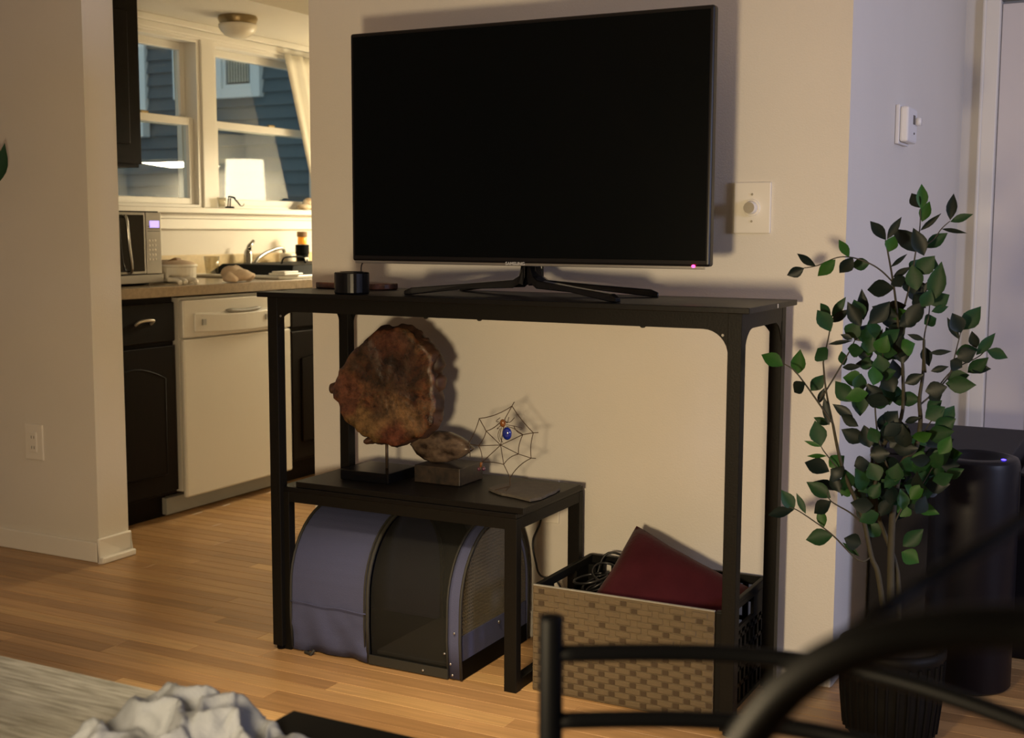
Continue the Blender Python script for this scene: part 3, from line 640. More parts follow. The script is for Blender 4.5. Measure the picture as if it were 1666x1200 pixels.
# ================================================================ CONSOLE TABLE
TZ = .965
tx0, tx1, ty0, ty1 = -2.125, -.797, 2.615, 3.0
tb = thing('console_table', 'tall black metal console table under the television', 'table', ((tx0+tx1)/2, (ty0+ty1)/2, 0))
box('tabletop', 'black_board', (tx0, ty0, TZ-.013), (tx1, ty1, TZ), tb, bevel=.0015)
ax0, ax1, ay0, ay1 = tx0+.022, tx1-.022, ty0+.018, ty1-.018
za, zb_ = TZ-.05, TZ-.013
box('apron', 'black_steel', (ax0, ay0, za), (ax1, ay0+.003, zb_), tb); box('apron', 'black_steel', (ax0, ay1-.003, za), (ax1, ay1, zb_), tb)
box('apron', 'black_steel', (ax0, ay0+.003, za), (ax0+.003, ay1-.003, zb_), tb); box('apron', 'black_steel', (ax1-.003, ay0+.003, za), (ax1, ay1-.003, zb_), tb)
lw = .030
for (lx, sx_) in ((ax0, 1), (ax1, -1)):
    for (ly, sy_) in ((ay0, 1), (ay1, -1)):
        x0_, x1_ = sorted((lx, lx+sx_*lw)); y0_, y1_ = sorted((ly, ly+sy_*lw))
        lg = box('leg', 'black_steel', (x0_-.0007, y0_-.0007, .012), (x1_+.0007, y1_+.0007, zb_-.0005), tb, bevel=.0012)
        MB().lathe([(.011, 0), (.012, .004), (.012, .012)], ((x0_+x1_)/2, (y0_+y1_)/2, 0), 12).build('leveling_foot', 'pan_black', lg)
        r_ = .058
        cx_, cz_ = lx+sx_*(lw+r_), za-r_   # corner gusset in the long direction
        poly = [(lx+sx_*(lw-.002), ly+sy_*.001, za+.004), (lx+sx_*(lw-.002), ly+sy_*.001, za-r_-.012), (lx+sx_*lw, ly+sy_*.001, za-r_-.012)]
        poly += [(cx_-sx_*r_*math.cos(a_), ly+sy_*.001, cz_+r_*math.sin(a_)) for a_ in [k*PI/2/8 for k in range(9)]]
        poly += [(cx_+sx_*.012, ly+sy_*.001, za), (cx_+sx_*.012, ly+sy_*.001, za+.004)]
        gs = MB().prism(poly, (0, sy_*.003, 0)).build('gusset', 'black_steel', tb)
        MB().tube([(lx+sx_*(lw+.012), ly-sy_*.001, za-.012), (lx+sx_*(lw+.012), ly+sy_*.004, za-.012)], .003, 8).build('bolt', 'steel', gs)
        cy2 = ly+sy_*(lw+r_)
        poly = [(lx+sx_*.001, ly+sy_*(lw-.002), za+.004), (lx+sx_*.001, ly+sy_*(lw-.002), za-r_-.012), (lx+sx_*.001, ly+sy_*lw, za-r_-.012)]
        poly += [(lx+sx_*.001, cy2-sy_*r_*math.cos(a_), cz_+r_*math.sin(a_)) for a_ in [k*PI/2/8 for k in range(9)]]
        poly += [(lx+sx_*.001, cy2+sy_*.012, za), (lx+sx_*.001, cy2+sy_*.012, za+.004)]
        MB().prism(poly, (sx_*.003, 0, 0)).build('gusset', 'black_steel', tb)
for xx_ in (-1.47, -1.05, -1.62): MB().ell((xx_, ay0+.006, za), (.007, .005, .004), 8, 5).build('bolt', 'black_steel', tb)
cb = MB().box(tx1-.0005, tx1+.0006, 2.83, 2.835, TZ-.011, TZ-.002).build('fleck', 'plate', tb); cb['label'] = 'pale chip in the black table edge'  # small pale mark on the right edge of the tabletop
box('stretcher', 'black_steel', (ax0+.004, ay0+lw, .16), (ax0+.022, ay1-lw, .185), tb)

# ================================================================ TELEVISION
TY = 2.80
tv = thing('television', 'large black flat screen television on the console table', 'television', (-1.45, TY+.02, TZ))
VX0, VX1, VZ0, VZ1 = -1.949, -.9515, 1.0455, 1.638
g = MB().box(VX0, VX1, TY, TY+.03, VZ0, VZ1); hs = g.build('housing', 'bezel', tv, bevel=.006, seg=3)
box('back_cover', 'bezel', (VX0+.08, TY+.03, VZ0+.04), (VX1-.08, TY+.055, VZ1-.12), tv, bevel=.01)
box('screen', 'screen', (VX0+.009, TY-.0012, VZ0+.014), (VX1-.009, TY+.002, VZ1-.009), tv, bevel=.0008)
g = MB().box(VX0+.01, VX1-.01, TY-.0015, TY+.001, VZ0-.006, VZ0+.001); g.build('trim_strip', 'gloss_clear' if 'gloss_clear' in MATS else 'silver', tv, bevel=.001)
lp = at(838, 429.5, 1, TY-.0045)
text_mesh('SAMSUNG', .0125, 'grey_print', Matrix.Translation(lp+Vector((0, 0, .001))) @ Matrix.Rotation(PI/2, 4, 'X') @ Matrix.Diagonal((.95, .9, 1, 1)), tv, 'brand_lettering')
lp = at(1128, 433, 1, TY-.002); MB().ell(lp, (.0048, .003, .0036), 12, 7).build('standby_light', 'red_led', tv, smooth=True)
# stand: neck and four spreading feet
nx, ny = -1.432, 2.835
g = MB()
g.prism([(nx-.026, ny+.012, 1.06), (nx+.026, ny+.012, 1.06), (nx+.026, ny+.012, .995), (nx-.026, ny+.012, .995)], (0, .014, 0)); g.build('neck', 'gloss_black', tv, bevel=.004)
for (ex, ey) in ((-1.715, 2.69), (-1.12, 2.66), (-1.70, 2.955), (-1.125, 2.93)):
    dx, dy_ = ex-nx, ey-ny; L_ = math.hypot(dx, dy_); ux, uy = dx/L_, dy_/L_; pxn, pyn = -uy, ux
    prof = [(.0, 1.058, .022), (.02, 1.035, .021), (.05, 1.014, .019), (.10, 1.004, .017), (.5, .994, .013), (.94, .984, .011), (1.0, .976, .009)]
    sg = .014 if dx < 0 else .014
    vs = []; fs = []
    for (t_, zt2, wd) in prof:
        d_ = sg+t_*(L_-sg); zl = max(TZ+.0008, zt2-(.045 if t_ < .03 else .02 if t_ < .3 else .013)) if t_ < .9 else TZ+.0008
        c_ = (nx+ux*d_, ny+uy*d_)
        vs += [(c_[0]+pxn*wd, c_[1]+pyn*wd, zl), (c_[0]-pxn*wd, c_[1]-pyn*wd, zl), (c_[0]-pxn*wd*.8, c_[1]-pyn*wd*.8, zt2), (c_[0]+pxn*wd*.8, c_[1]+pyn*wd*.8, zt2)]
    for i in range(len(prof)-1):
        for k in range(4): a_ = i*4+k; b2 = i*4+(k+1) % 4; fs.append((a_, b2, b2+4, a_+4))
    fs += [(0, 1, 2, 3), (len(vs)-1, len(vs)-2, len(vs)-3, len(vs)-4)]
    MB().add(vs, fs).build('stand_foot', 'gloss_black', tv, bevel=.002)

# puck speaker and petrified slab on the console
sc = at(567, 476, 2, TZ); sc = Vector((-1.862, 2.672, TZ))
pk = thing('speaker', 'small black cylindrical speaker at the left end of the console table', 'speaker', sc)
MB().lathe([(.043, TZ+.0005), (.045, TZ+.004), (.045, TZ+.052), (.043, TZ+.055), (.038, TZ+.0555)], (sc.x, sc.y, 0), 36).build('speaker_body', 'gloss_black', pk, smooth=False, bevel=.001)
MB().lathe([(.030, TZ+.0555), (.030, TZ+.0565)], (sc.x, sc.y, 0), 30).build('top_ring', 'pan_black', pk)
q0, q1 = at(520, 466, 1, 2.90), at(640, 466, 1, 2.90)
g = MB(); n = 26; pts = []
for k in range(n):
    a_ = 2*PI*k/n; rr = 1+.10*noise.noise(Vector((math.cos(a_)*2, math.sin(a_)*2, 3)))
    pts.append(((q0.x+q1.x)/2+(q1.x-q0.x)/2*math.copysign(abs(math.cos(a_))**.55, math.cos(a_))*rr, 2.90+.05*math.copysign(abs(math.sin(a_))**.7, math.sin(a_))*rr, TZ+.0008))
g.prism(pts, (0, 0, .017)); tag(g.build('stone_slab', 'red_stone', bevel=.003), 'flat reddish petrified wood slab lying behind the speaker', 'stone')
tag(MB().tube(smooth_path([at(594, 424, 1, TY+.032), at(588, 432, 1, TY), (-1.88, 2.74, TZ+.03), (-1.872, 2.722, TZ+.004)]), .0018, 6).build('thin_cord', 'cable', smooth=True), 'thin dark cord running from the television down behind the speaker', 'cord')

# ================================================================ SMALL TABLE
S = .447
sx0, sx1, sy0, sy1 = -2.088, -1.372, 2.648, 3.035
sm = thing('side_table', 'low black table nested under the console table', 'table', ((sx0+sx1)/2, (sy0+sy1)/2, 0))
box('tabletop', 'black_board', (sx0, sy0, S-.012), (sx1, sy1, S), sm, bevel=.0015)
box('apron', 'black_steel', (sx0, sy0, S-.040), (sx1, sy0+.004, S-.012), sm, bevel=.0005); box('apron', 'black_steel', (sx0, sy1-.004, S-.040), (sx1, sy1, S-.012), sm)
for xa_ in (sx0, sx1-.004): box('apron', 'black_steel', (xa_, sy0+.004, S-.040), (xa_+.004, sy1-.004, S-.012), sm)
for xa_ in (sx0, sx1-.032):
    for ya_ in (sy0, sy1-.024): box('leg', 'black_steel', (xa_-.0008, ya_-.0008, 0), (xa_+.0328, ya_+.0248, S-.0125), sm, bevel=.001)
    box('floor_bar', 'black_steel', (xa_+.002, sy0+.024, 0), (xa_+.030, sy1-.024, .028), sm, bevel=.001)
bd = box('board', 'black_board', (-2.035, 2.652, S+.0003), (-1.355, 2.985, .4625), bevel=.0015); tag(bd, 'thin black board lying on top of the low table', 'board')
BZ = .463

# petrified wood disc on stand
ds_ = thing('petrified_wood_sculpture', 'large brown petrified wood disc on a rod and black base', 'sculpture', (-1.872, 2.805, BZ))
box('base', 'gloss_black', (-1.95, 2.735, BZ+.0003), (-1.797, 2.878, .49), ds_, bevel=.002)
MB().tube([(-1.85, 2.81, .489), (-1.85, 2.81, .575)], .0042, 10).build('rod', 'rod_metal', ds_, smooth=True)
OUT = [(597, 548), (611, 538), (628, 536), (642, 531), (656, 536), (668, 541), (676, 552), (690, 562), (700, 575), (703, 590), (700, 602), (706, 620), (704, 640), (708, 655), (703, 672), (704, 690), (693, 700), (684, 712), (668, 716), (652, 722), (636, 726), (620, 720), (606, 722), (600, 714), (586, 706), (574, 696), (562, 686), (551, 672), (548, 655), (541, 648), (539, 630), (546, 614), (550, 600), (560, 590), (566, 578), (576, 566), (588, 560)]
fy = 2.79; P0 = [at(x, y_, 1, fy) for x, y_ in OUT]; cen = sum(P0, Vector())/len(P0)
# fine outline by subdivision with small chips
PO = []
for i in range(len(P0)):
    a_, b2 = P0[i], P0[(i+1) % len(P0)]
    for k in range(4):
        p_ = a_.lerp(b2, k/4); r_ = (p_-cen); p_ = cen+r_*(1+.035*noise.noise(p_*60)); PO.append(p_)
n = len(PO); vs = [tuple(cen+Vector((0, 0, 0)))]; fs = []
rings = [.25, .5, .72, .9, .98, 1.0]
for r_ in rings:
    for p_ in PO:
        q_ = cen+(p_-cen)*r_; dyf = .0035*noise.noise(q_*22)+.002*noise.noise(q_*70)+(.006 if r_ == 1 else 0)
        vs.append((q_.x, fy+dyf, q_.z))
for k in range(n): fs.append((0, 1+k, 1+(k+1) % n))
for i in range(len(rings)-1):
    for k in range(n): a_ = 1+i*n+k; b2 = 1+i*n+(k+1) % n; fs.append((a_, a_+n, b2+n, b2))
front = MB().add(vs, fs); front.build('polished_face', 'petrified', ds_, smooth=True)
vs = []; fs = []; layers = [(1.0, .006, 0), (1.025, .016, 1), (1.04, .03, 1), (1.02, .046, 1), (.97, .058, 1), (.6, .062, 0), (0.02, .063, 0)]
for (s_, dpt, j) in layers:
    for p_ in PO:
        q_ = cen+(p_-cen)*s_; nn = noise.noise(q_*35+Vector((0, dpt*60, 0)))*.007*j
        d_ = (p_-cen).normalized(); vs.append((q_.x+d_.x*nn, fy+dpt+(.002*noise.noise(q_*70)+.0035*noise.noise(q_*22) if dpt == .006 else 0), q_.z+d_.z*nn))
for i in range(len(layers)-1):
    for k in range(n): a_ = i*n+k; b2 = i*n+(k+1) % n; fs.append((a_, b2, b2+n, a_+n))
rb_ = MB().add(vs, fs)
for (lx_, ly_, rx_, rz_) in ((713, 592, .017, .028), (717, 622, .014, .026), (709, 676, .016, .020), (690, 558, .018, .016), (545, 630, .012, .016), (603, 716, .018, .010), (700, 640, .016, .03)):
    c_ = at(lx_, ly_, 1, fy+.034); k0 = len(rb_.v); rb_.ell(c_, (rx_, .024, rz_), 16, 10)
    for k in range(k0, len(rb_.v)): q_ = Vector(rb_.v[k]); rb_.v[k] = tuple(q_+Vector(noise.noise_vector(q_*55))*.006)
rd = rb_.build('rough_bark_edge', 'rind', ds_, smooth=True); rd['label'] = 'rough dark bark edge'

# agate slice on a stone block
ag = thing('agate_sculpture', 'lens shaped grey brown agate slice standing on a mottled block', 'sculpture', (-1.69, 2.87, BZ))
box('block', 'block_marble', (-1.757, 2.80, BZ+.0003), (-1.618, 2.925, .5095), ag, bevel=.002)
O2 = [(664, 716), (672, 706), (688, 699), (706, 695), (722, 697), (738, 703), (752, 712), (763, 724), (755, 732), (742, 739), (722, 745), (704, 746), (688, 741), (676, 732)]
fy2 = 2.835; P2 = [at(x, y_, 1, fy2) for x, y_ in O2]; dz = .5098-min(p_.z for p_ in P2)
P2 = [p_+Vector((0, 0, dz)) for p_ in P2]; c2 = sum(P2, Vector())/len(P2)
PP = [c2+(p_-c2)*(1+.03*noise.noise(p_*80)) for i in range(len(P2)) for p_ in [P2[i].lerp(P2[(i+1) % len(P2)], k/4) for k in range(4)]]
n = len(PP); vs = []; fs = []
for (s_, d_) in ((.02, -.002), (.5, .0), (.85, .002), (1, .008), (1.03, .02), (1, .032), (.5, .036), (.02, .036)):
    for p_ in PP: q_ = c2+(p_-c2)*s_; vs.append((q_.x, fy2+d_+.0025*noise.noise(q_*45), max(q_.z, .5098)))
for i in range(7):
    for k in range(n): a_ = i*n+k; b2 = i*n+(k+1) % n; fs.append((a_, b2, b2+n, a_+n))
MB().add(vs, fs).build('agate_slice', 'geode', ag, smooth=True)

# spider web wire sculpture
sy = 2.835
web = thing('spider_web_sculpture', 'wire spider web with blue glass spider on a flat slate base', 'sculpture', (-1.44, sy, BZ))
zb2 = BZ+.0003
rim = [(795, 795), (806, 790), (826, 786), (850, 783), (880, 783), (908, 787), (912, 794), (900, 801), (884, 810), (862, 813), (838, 807), (815, 803)]
pts = [at(x, y_, 2, .468) for x, y_ in rim]; pts = [Vector((min(max(p_.x, -1.56), -1.36), min(p_.y, 2.93), zb2)) for p_ in pts]
pf = []; 
for i in range(len(pts)):
    for k in range(3): p_ = pts[i].lerp(pts[(i+1) % len(pts)], k/3); pf.append(p_+Vector((noise.noise(p_*90)*.004, noise.noise(p_*80+Vector((5, 5, 5)))*.004, 0)))
MB().prism(pf, (0, 0, .007)).build('slate_base', 'slate', web, bevel=.001)
ZW = lambda x, y_: at(740+x/6.667, 640+y_/6.667, 1, sy)
def cv(a_, b2, sag=0, n_=6):
    a_ = ZW(*a_); b2 = ZW(*b2); m_ = (a_+b2)/2; c_ = ZW(497, 558); d_ = (c_-m_).normalized()*sag
    return [a_*(1-t_)**2+(m_+d_*2)*2*t_*(1-t_)+b2*t_**2 for t_ in [k/n_ for k in range(n_+1)]] if sag else [a_, b2]
Cn = (497, 558); T = (620, 135); A = (265, 270); Lf = (145, 545); a1 = (340, 407); l1 = (258, 565); b1 = (295, 745); s1_ = (530, 768); r1 = (690, 655); R1 = (828, 700); q1_ = (738, 445); Q = (852, 425); D = (600, 912)
g = MB(); r_ = .0011
for a_, b2 in [((645, 90), T), (T, (545, 270)), ((545, 270), Cn), (A, a1), (a1, Cn), (Lf, l1), (l1, Cn), (b1, Cn), (s1_, Cn), (s1_, D), (r1, Cn), (r1, R1), (R1, (878, 703)), (q1_, Cn), (q1_, Q), (Q, (905, 422)), (b1, (288, 800))]: g.tube([ZW(*a_), ZW(*b2)], r_, 6)
g.build('radial_wires', 'web_wire', web)
g = MB()
for a_, b2, s_ in [(T, A, .006), (A, Lf, .003), (Lf, (165, 690), .002), (T, Q, .003), (Q, R1, .004), (R1, D, .006), (a1, (510, 290), .004), (a1, l1, .003), (l1, b1, .004), (b1, s1_, .003), (s1_, r1, .005), (r1, q1_, .004), (q1_, (640, 350), .005)]: g.tube(cv(a_, b2, s_), r_, 6)
g.build('ring_wires', 'web_wire', web)
foot = ZW(600, 960); g = MB()
g.tube([ZW(*D), (foot.x, sy, .4715)], .0014, 6); g.tube([(foot.x, sy, .4715), (foot.x-.012, sy-.06, .4712)], .0011, 6); g.tube([(foot.x, sy, .4715), (foot.x+.016, sy-.055, .4712)], .0011, 6); g.build('stand_wire', 'web_wire', web)
for q_ in ((262, 818), (312, 815)):
    MB().ell(ZW(*q_), (.0055, .0055, .0055), 10, 7).build('glass_bead', 'purple_bead', web, smooth=True)
MB().tube([ZW(288, 745), ZW(280, 795)], .0035, 8).build('bead_cluster', 'amber_glass', web, smooth=True)
sd = MB().ell(ZW(590, 425)+Vector((0, -.012, 0)), (.0195/2*1.35, .010, .0168), 18, 12).build('spider_abdomen', 'blue_glass', web, smooth=True); sd['label'] = 'cobalt blue glass abdomen'
MB().ell(ZW(540, 315)+Vector((0, -.010, 0)), (.0085, .007, .0105), 14, 9).build('spider_head', 'amber_glass', web, smooth=True)
for pth in ([(520, 345), (490, 370), (480, 378)], [(515, 370), (500, 440), (490, 520)], [(530, 360), (520, 450), (525, 530)], [(500, 300), (480, 290), (495, 260)], [(575, 290), (600, 310), (590, 255)], [(575, 300), (630, 300), (650, 260)], [(580, 330), (660, 340), (735, 370)], [(580, 345), (670, 370), (740, 440)]):
    MB().tube(smooth_path([ZW(*p_)+Vector((0, -.012 if k == 0 else -.016 if k == 1 else -.002, 0)) for k, p_ in enumerate(pth)], 4), .0009, 5).build('spider_leg', 'web_wire', web)

# ================================================================ PET CARRIER
pc = thing('pet_carrier', 'navy and black mesh arched pet carrier under the low table', 'pet carrier', (-1.78, 2.84, 0))
yf, yb2, zt2 = 2.655, 3.02, .375
def prof(n_=22, ins=0):
    out = []
    out.append((yf+ins, .004)); out.append((yf-.006+ins, .10)); 
    for k in range(n_+1):
        a_ = PI-PI*k/n_; out.append(((yf+yb2)/2+((yb2-yf)/2+.004-ins)*math.cos(a_), .175+(zt2-.175-ins)*math.sin(a_)))
    out.append((yb2+.004-ins, .10)); out.append((yb2-ins, .004)); return out
def shell(x0, x1, name, m, nseg=8, wr=0, ins=0, lo=0, hi=None, th_=.003):
    pf_ = prof(ins=ins); hi_ = len(pf_) if hi is None else hi; pf_ = pf_[lo:hi_]
    if wr:   # refine lower part for creases
        q_ = []
        for i in range(len(pf_)-1):
            for k in range(4): q_.append((pf_[i][0]+(pf_[i+1][0]-pf_[i][0])*k/4, pf_[i][1]+(pf_[i+1][1]-pf_[i][1])*k/4))
        q_.append(pf_[-1]); pf_ = q_
    vs = []; fs = []
    for i in range(nseg+1):
        x = x0+(x1-x0)*i/nseg
        for (y_, z_) in pf_:
            if wr:
                k_ = max(0, 1-z_/.16); d_ = wr*k_*(noise.noise(Vector((x*14, z_*30+x*18, 1)))*1.2) - .006*math.exp(-((z_-.135)/.004)**2)*0
                if y_ > 2.85: d_ = 0
                y_ = y_-d_; 
            vs.append((x, y_, max(z_, .002)))
    m_ = len(pf_)
    for i in range(nseg):
        for k in range(m_-1): a_ = i*m_+k; fs.append((a_, a_+1, a_+m_+1, a_+m_))
    o = MB().add(vs, fs).build(name, m, pc, smooth=True); md = o.modifiers.new('s', 'SOLIDIFY'); md.thickness = th_; md.offset = -1; return o
xA, xB, xC, xD = -2.055, -1.808, -1.565, -1.530
shell(xA, xB, 'side_panel', 'navy', 40, .014)
shell(xB+.010, xC-.002, 'mesh_window', 'black_mesh', 10, hi=14, th_=.001)
shell(xB+.010, -1.70, 'back_panel', 'binding', 4, lo=13, th_=.002)
shell(-1.70, xC-.002, 'back_mesh', 'grey_net2', 4, lo=13, th_=.001)
shell(xC, xD, 'end_band', 'navy', 4)
def hoop(x, name, m, r_=.004, ins=-.001):
    MB().tube([(x, y_, z_+.002) for y_, z_ in prof(ins=ins)], r_, 8).build(name, m, pc, smooth=True)
hoop(xB, 'zipper', 'binding', .0055); hoop(xB-.010, 'piping', 'binding', .0025); hoop(xC-.003, 'piping', 'binding', .003); hoop(xD, 'end_piping', 'binding', .004); hoop(xA, 'end_piping', 'binding', .004)
# sewn seam across the lower part of the side panel
MB().tube([(xA+.002+(xB-xA-.004)*k/12, yf-.0105, .137+.002*math.sin(k)) for k in range(13)], .0018, 6).build('seam', 'navy', pc, smooth=True)
box('base_floor', 'pan_black', (xA+.01, yf+.01, .004), (xD-.004, yb2-.01, .022), pc, bevel=.003)
box('inner_mat', 'mat_grey', (xB+.01, yf+.02, .0225), (xD-.01, yb2-.02, .034), pc, bevel=.003)
MB().box(xB+.004, xC, yf-.0085, yf-.0045, .004, .028).build('bottom_binding', 'binding', pc)
# end faces
def end(x, name, m, ins=.006, z_lo=.004):
    pf_ = [p_ for p_ in prof(ins=ins) if p_[1] >= z_lo-.001]; pf_ = [(pf_[0][0], z_lo)]+pf_+[(pf_[-1][0], z_lo)]
    return MB().prism([(x, y_, z_) for y_, z_ in pf_], (.0015, 0, 0)).build(name, m, pc)
end(xA+.003, 'closed_end', 'navy')
end(xD-.004, 'net_window', 'grey_net', .012, .115)
box('end_sill', 'navy', (xD-.006, yf+.008, .05), (xD-.001, yb2-.008, .115), pc)
box('end_skirt', 'pan_black', (xD-.004, yf+.004, .002), (xD, yb2-.004, .05), pc)
for x_, y_ in [(739, 1030), (723, 1063), (733, 1080), (688, 1090), (736, 1098)]:
    p_ = at(x_, y_, 1, yf-.010); MB().ell((p_.x, yf-.0105, max(p_.z, .008)), (.0032, .002, .0032), 10, 6).build('snap', 'silver', pc, smooth=True)
p_ = at(812, 1011, 0, xD+.002); MB().ell(p_, (.003, .005, .005), 10, 6).build('snap', 'silver', pc, smooth=True)
MB().tube([(xA+.05, yf-.012, .004), (xA+.075, yf-.02, .004), (xA+.08, yf-.012, .014)], .005, 6).build('corner_tab', 'binding', pc)

# ================================================================ CRATE, PILLOW, CABLES
X0, X1, Y0, Y1, CZ = -1.347, -.862, 2.690, 3.030, .268
ck = thing('storage_crate', 'black crate with woven tan front standing under the console table', 'crate', ((X0+X1)/2, (Y0+Y1)/2, 0))
rim_ = MB(); rw = .012
rim_.box(X0, X1, Y1-rw, Y1, CZ-.022, CZ); rim_.box(X0, X0+rw, Y0+.006, Y1-rw, CZ-.022, CZ); rim_.box(X1-rw, X1, Y0+.006, Y1-rw, CZ-.022, CZ); rim_.build('rim', 'crate_black', ck, bevel=.002)
box('bottom', 'crate_black', (X0, Y0+.006, .002), (X1, Y1, .012), ck)
for (x_, y_) in ((X0, Y0+.006), (X1-.03, Y0+.006), (X0, Y1-.03), (X1-.03, Y1-.03)): box('corner_post', 'crate_black', (x_, y_, .012), (x_+.03, y_+.03, CZ-.022), ck, bevel=.003)
def lattice(name, side):
    g = MB()
    for (u0, u1, z0, z1) in ([(k*.034+.03, k*.034+.042, .012, .19) for k in range(9)]+[(.03, 1, zz, zz+.010) for zz in (.05, .09, .13, .17)]+[(.03, 1, .19, .20)]+[(.03, .10, .20, CZ-.022), (.235, 1, .20, CZ-.022)]):
        a_, b2 = Y0+u0, min(Y0+u1, Y1-.03)
        if b2 > a_: g.box(side, side+.008, a_, b2, z0, z1)
    return g.build(name, 'crate_black', ck)
lattice('side_lattice', X0+.001); lattice('side_lattice', X1-.009)
g = MB()
for k in range(12): g.box(X0+.03+k*.036, X0+.044+k*.036, Y1-.010, Y1-.002, .012, CZ-.022)
for zz in (.05, .10, .15, .20): g.box(X0+.03, X1-.03, Y1-.010, Y1-.002, zz, zz+.01)
g.build('back_lattice', 'crate_black', ck)
wf = box('woven_front', 'wicker', (X0, Y0, .002), (X1-.022, Y0+.006, CZ-.003), ck); box('front_corner', 'crate_black', (X1-.022, Y0, .002), (X1, Y0+.02, CZ-.001), ck, bevel=.004)
box('front_edging', 'plate_dim' if 'plate_dim' in MATS else 'kick_grey', (X0, Y0-.0015, CZ-.003), (X1-.022, Y0+.007, CZ), ck, bevel=.001)
# weave: horizontal reeds with staggered dark crossings
g = MB(); rows = 17; cw = .054
for r in range(rows):
    z0 = .006+r*(CZ-.012)/rows; z1 = z0+(CZ-.012)/rows*.86
    off = (r % 2)*.5
    c = 0
    while True:
        x0_ = X0+.003+(c+off)*cw-cw*.5
        x1_ = x0_+cw*.72
        if x0_ > X1-.03: break
        g.add([(max(x0_, X0), Y0-.0004, z0), (min(x1_, X1-.022), Y0-.0004, z0), (min(x1_, X1-.022), Y0-.0004, z1), (max(x0_, X0), Y0-.0004, z1), (max(x0_, X0)+.002, Y0-.0022, z0+.001), (min(x1_, X1-.022)-.002, Y0-.0022, z0+.001), (min(x1_, X1-.022)-.002, Y0-.0022, z1-.001), (max(x0_, X0)+.002, Y0-.0022, z1-.001)],
              [(4, 5, 6, 7), (0, 1, 5, 4), (1, 2, 6, 5), (2, 3, 7, 6), (3, 0, 4, 7)])
        c += 1
wv = g.build('reed', 'wicker', wf); wv['kind'] = 'stuff'
g = MB()
for r in range(rows):
    z0 = .006+r*(CZ-.012)/rows; off = (r % 2)*.5; c = 0
    while True:
        x0_ = X0+.003+(c+off)*cw-cw*.5+cw*.735; x1_ = x0_+cw*.25
        if x1_ > X1-.022: break
        if x0_ > X0 and (r < 10 or noise.noise(Vector((c*.7, r*.9, 3))) > .12): g.box(x0_, x1_, Y0-.0014, Y0, z0+.0005, z0+(CZ-.012)/rows*.8)
        c += 1
wd = g.build('cross_reed', 'wicker_dark', wf); wd['kind'] = 'stuff'
# pillow
pil = MB(); n = 20
vs = []; fs = []
for s_ in (1, -1):
    for i in range(n+1):
        for j in range(n+1):
            u, v = i/n*2-1, j/n*2-1; t_ = .075*((1-u**4)*(1-v**4))**.5
            cx_ = 1-.03*(abs(u)*abs(v))**6 ; pin = 1-.07*(1-v*v)*abs(u)**3 ; pin2 = 1-.07*(1-u*u)*abs(v)**3
            vs.append(Vector((u*.17*pin*cx_, s_*t_+.004*noise.noise(Vector((u*3, v*3, s_))), v*.155*pin2*cx_)))
for s_ in (0, 1):
    for i in range(n):
        for j in range(n):
            a_ = s_*(n+1)**2+i*(n+1)+j; f_ = (a_, a_+1, a_+n+2, a_+n+1); fs.append(f_ if s_ else tuple(reversed(f_)))
Rm = Matrix.Translation((-1.075, 2.86, .205)) @ Matrix.Rotation(math.radians(22), 4, 'Y') @ Matrix.Rotation(math.radians(-38), 4, 'X')
pil.add([Rm @ v for v in vs], fs); po = pil.build('throw_pillow', 'velvet', smooth=True); tag(po, 'burgundy velvet throw pillow leaning inside the crate', 'pillow')
# cable bundle
g = MB(); rr_ = random.Random(5)
for k in range(7):
    cx_, cy_2 = -1.285+rr_.uniform(-.01, .02), 2.93+rr_.uniform(-.02, .02); R_ = rr_.uniform(.03, .045); zc = .150+k*.011; ph_ = rr_.uniform(0, 6)
    tl = rr_.uniform(.1, .5)
    g.tube([(cx_+R_*math.cos(a_+ph_), cy_2+R_*1.0*math.sin(a_+ph_), zc+.05*math.sin(a_+ph_*2)*tl+.03) for a_ in [t_*2*PI/24 for t_ in range(22)]], .0035, 6)
g.tube(smooth_path([(-1.30, 2.92, .03), (-1.31, 2.95, .12), (-1.29, 2.98, .27), (-1.24, 2.99, .285), (-1.20, 2.95, .26), (-1.21, 2.9, .10), (-1.22, 2.86, .02)]), .0035, 6)
tag(g.build('cable_bundle', 'cable', smooth=True), 'bundle of glossy black cable inside the left of the crate', 'cable')
cps = [at(868, 850, 1, 3.045), at(867, 880, 1, 3.04), at(872, 915, 1, 3.03), at(880, 936, 1, 3.03)]
tag(MB().tube(smooth_path([Vector((-1.50, 3.049, .39)), Vector((-1.505, 3.047, .33))]+cps[1:]+[Vector((-1.44, 3.04, .16)), Vector((-1.42, 3.035, .006)), Vector((-1.39, 3.03, .005))]), .003, 6).build('hanging_cable', 'cable', smooth=True), 'black cable hanging down the wall behind the low table', 'cable')

# ================================================================ PLANT
pt = thing('artificial_tree', 'tall leafy green artificial tree in a dark ribbed pot beside the console table', 'plant', (-.51, 2.82, 0))
pcx, pcy = -.512, 2.82
pf_ = [(.085, .003), (.10, .02), (.108, .10), (.112, .19), (.116, .196), (.116, .215), (.106, .215), (.104, .19)]
pot = MB().lathe(pf_, (pcx, pcy, 0), 40, True, True).build('pot', 'pot', pt, smooth=True)
for k in range(30):
    a_ = 2*PI*k/30; c_, s_ = math.cos(a_), math.sin(a_)
    MB().tube([(pcx+.1005*c_, pcy+.1005*s_, .022), (pcx+.1085*c_, pcy+.1085*s_, .10), (pcx+.1125*c_, pcy+.1125*s_, .188)], .004, 5).build('pot_rib', 'pot', pot)
MB().lathe([(.103, .196), (.02, .205)], (pcx, pcy, 0), 24, False, True).build('soil', 'soil', pt)
ZA = lambda x, y_, d=2.82: at(1220+x/3.529, 280+y_/3.529, 1, d)
